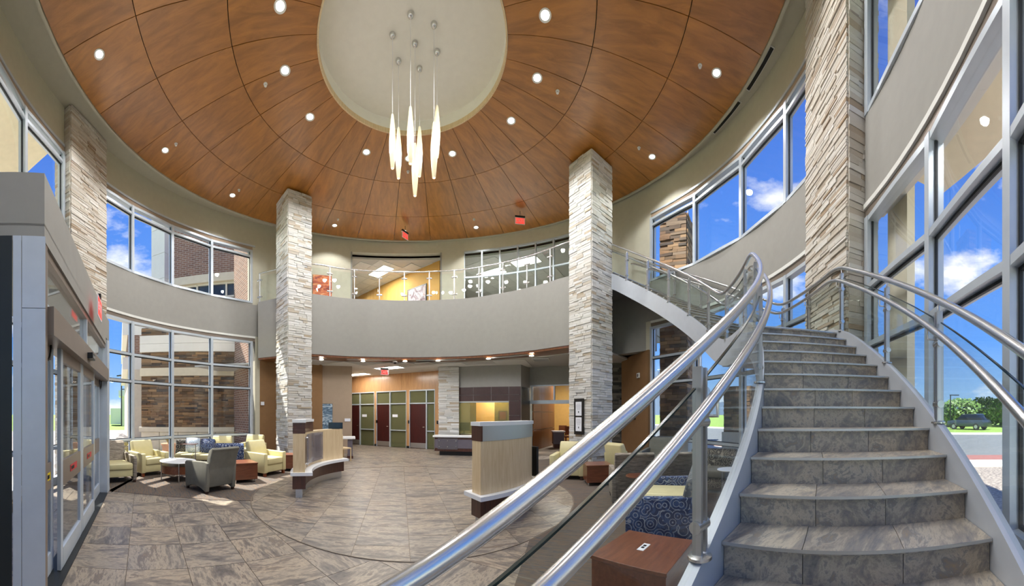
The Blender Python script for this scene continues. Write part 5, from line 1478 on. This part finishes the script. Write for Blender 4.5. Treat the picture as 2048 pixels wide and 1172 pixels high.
t = thing('grass_pot', 'terracotta pot with dry ornamental grass outside the lounge window', 'planter', tuple(dp(338, 12.2)) + (-.06,))
G().lathe([(0, 0), (.2, 0), (.27, .5), (.3, .5), (.3, .56), (.25, .56), (0, .5)], 24).obj('pot', 'terracotta', t, smooth=True)
g = G(); rnd = random.Random(5)
for k in range(160):
    a = rnd.uniform(0, 2 * PI); l = rnd.uniform(.25, .5); tip = Vector((cos(a) * l * .8, sin(a) * l * .8, .55 + l * .6)); sd_ = Vector((-sin(a), cos(a), 0)) * .008
    g.add([Vector((0, 0, .5)) + sd_, Vector((0, 0, .5)) - sd_, tip * .6 + Vector((0, 0, .35)) - sd_, tip * .6 + Vector((0, 0, .35)) + sd_, tip], [(0, 1, 2, 3), (3, 2, 4)])
link('grass', g.mesh('grass', 'leaf_dry', fix=False), t, kind='stuff')
t = thing('far_canopy_building', 'distant white building with a flat canopy beyond the boulders', 'building')
q0 = dp(222, 60); q1 = dp(256, 60)
G().seg(q0, q1, 6, -.2, 2.6).obj('block', 'fascia_white', t); G().seg(dp(238, 52), dp(275, 52), 5, 4.3, 5.2).obj('canopy', 'fascia_white', t)
for x in (250, 262): q = dp(x, 50); G().box(q.x - .4, q.x + .4, q.y - .4, q.y + .4, -.2, 4.3).obj('canopy_post', 'precast', t)
t = thing('curved_wing', 'curved white fascia and brick end of the wing outside the lounge window', 'building')
q0, q1 = dp(262, 30), dp(276, 19)
for z0, z1, m_ in ((6.2, 7.4, 'fascia_white'), (4.9, 6.2, 'brick_wall'), (4.2, 4.9, 'fascia_white'), (-.2, 4.2, 'precast')): 
    g = G().seg(q0 + Vector((0, 0)), q1, 1.2 if m_ != 'fascia_white' else 1.8, z0, z1); (uvbrick(g, 'brick_wall', t) if m_ == 'brick_wall' else g.obj('wall', m_, t))
for x, d_, lab in ((243, 45, 'tall parking lot lamp post beside the far canopy building'), (249, 70, 'shorter looking parking lot lamp post behind the far canopy building')):
    q = dp(x, d_); t = thing('lamp_post', lab, 'lamp post', (q.x, q.y, -.1)); G().cyl((0, 0, 0), (0, 0, 7), .09).obj('pole', 'dark_metal', t); G().box(-.9, .1, -.15, .15, 6.95, 7.12).obj('lamp_head', 'dark_metal', t)
# stone pylon outside the stair windows
def pylon(label, x0_, x1_, d0, d1, ztop, nsing):
    t = thing('stone_pylon', label, 'stone pylon'); a, b = dp(x0_, d0), dp(x1_, d1); au = (b - a).normalized(); an = Vector((au.y, -au.x)); Lx = (b - a).length
    G().prism([a - an * .03, b - an * .03, b - an * 1.2, a - an * 1.2], -.2, ztop).obj('core', 'soil', t)
    fl = list(stone_face(a, au, an, Lx, .75, ztop, (.08, .15), (.2, .6), (.03, .07))) + list(stone_face(b - an * 1.2, an, au, 1.2, .75, ztop, (.08, .15), (.2, .6), (.03, .07)))
    lay_stones(t, fl, 'fieldstone_brown', nsing, lambda s_: -s_[3] * s_[5])
    G().prism([a + an * .08 - au * .08, b + an * .08 + au * .08, b - an * 1.25 + au * .08, a - an * 1.25 - au * .08], -.2, .75).obj('base', 'precast', t)
    return t
pylon('tall brown ledgestone pylon outside the window nearest the brown recess', 1320, 1373, 12.6, 12.3, 9.2, 280)
pylon('short brown ledgestone pylon outside behind the stair glass', 1448, 1500, 15.5, 15.0, 2.9, 100)
t = thing('flag', 'furled dark red flag on a thin pole outside the upper stair window', 'flag', tuple(dp(1376, 14.2)) + (-.06,))
G().cyl((0, 0, 0), (0, 0, 10.5), .04).obj('pole', 'brushed_steel', t); G().lathe([(.05, 7.2), (.14, 7.4), (.1, 8.0), (.13, 8.6), (.12, 9.2), (.05, 9.3)], 10).obj('cloth', 'flag_red', t, smooth=True)
def car(label, p, heading, paint, name='car', sc=1.0):
    t = thing(name, label, 'car', (p[0], p[1], -.05), heading)
    g = extrude_x([(-2.25, .35), (-2.3, .65), (-2.2, .9), (-1.2, 1.02), (2.1, 1.05), (2.28, .8), (2.25, .35)], -.9, .9); g.obj('body', paint, t, smooth=True, bevel=.06)
    g = extrude_x([(-1.25, 1.0), (-.45, 1.58), (1.35, 1.62), (2.1, 1.05)], -.76, .76); g.obj('cabin', 'car_glass', t, smooth=True, bevel=.04)
    g = extrude_x([(-.5, 1.56), (-.4, 1.62), (1.3, 1.68), (1.45, 1.58)], -.74, .74); g.obj('roof', paint, t, smooth=True)
    for y in (-1.4, 1.4):
        for s_ in (-1, 1):
            w_ = G().cyl((s_ * .92, y, .34), (s_ * .68, y, .34), .34, 20).obj('wheel', 'tyre', t, smooth=True); G().cyl((s_ * .93, y, .34), (s_ * .91, y, .34), .2, 12).obj('hub_cap', 'brushed_steel', w_)
    for s_ in (-1, 1): G().box(s_ * .62 - .16, s_ * .62 + .16, -2.31, -2.2, .68, .84).obj('headlight', 'paper', t)
car('dark grey car driving on the road beyond the stair windows', dp(1938, 35), -1.72 - PI / 2 + 2.6 + PI, 'car_paint_grey')
car('white car parked beyond the ledgestone pylon outside', dp(1377, 44), -az(1377) + .2, 'car_paint_white')
hedge = leaf_ball('leafy green hedge bush across the road beyond the stair windows', rdv * 46 - rpv * 26, -.1, 3.2, 1.9, 2600, 'leaf_green', .28, 'hedge_bush', 'bush', 'hedge bushes across the road', 11)
rnd = random.Random(9)
for k in range(1, 17):
    c = copy_tree(hedge); q = rdv * (44 + rnd.uniform(-3, 5)) + rpv * (-26 + 3.4 * k); c.location = (q.x, q.y, -.1); c.rotation_euler = (0, 0, rnd.uniform(0, 6)); c.scale = (1.05, 1.05, rnd.uniform(.8, 1.2))
def hills(name, d, h, a0, a1, mat, label, seed):
    rnd = random.Random(seed); n_ = 60; vs = []; ph = [rnd.uniform(0, 6) for _ in range(4)]
    for i in range(n_ + 1):
        a = a0 + (a1 - a0) * i / n_; hh = h * (.55 + .25 * sin(i * .23 + ph[0]) + .12 * sin(i * .6 + ph[1]) + .06 * sin(i * 1.7 + ph[2])); e_ = sin(PI * i / n_) ** .5
        for dd, zz in ((d * .8, -1), (d * .92, hh * .5 * e_), (d, hh * e_), (d * 1.2, -1)): vs.append((dd * sin(a), dd * cos(a), zz))
    fs_ = [(4 * i + j, 4 * i + j + 1, 4 * i + j + 5, 4 * i + j + 4) for i in range(n_) for j in range(3)]
    o = G().add(vs, fs_).obj(name, mat, smooth=True); tag(o, label, 'hill')
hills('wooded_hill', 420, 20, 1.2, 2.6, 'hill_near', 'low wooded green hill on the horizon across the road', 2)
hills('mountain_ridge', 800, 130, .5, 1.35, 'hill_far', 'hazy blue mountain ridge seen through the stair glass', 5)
q = dp(1901, 38)
t = thing('street_light', 'slim dark street light across the road beside the stair post', 'lamp post', (q.x, q.y, -.1)); G().cyl((0, 0, 0), (0, 0, 3.9), .06).obj('pole', 'dark_metal', t); G().box(-.1, .1, -1.0, .1, 3.85, 3.95).obj('lamp_head', 'dark_metal', t)
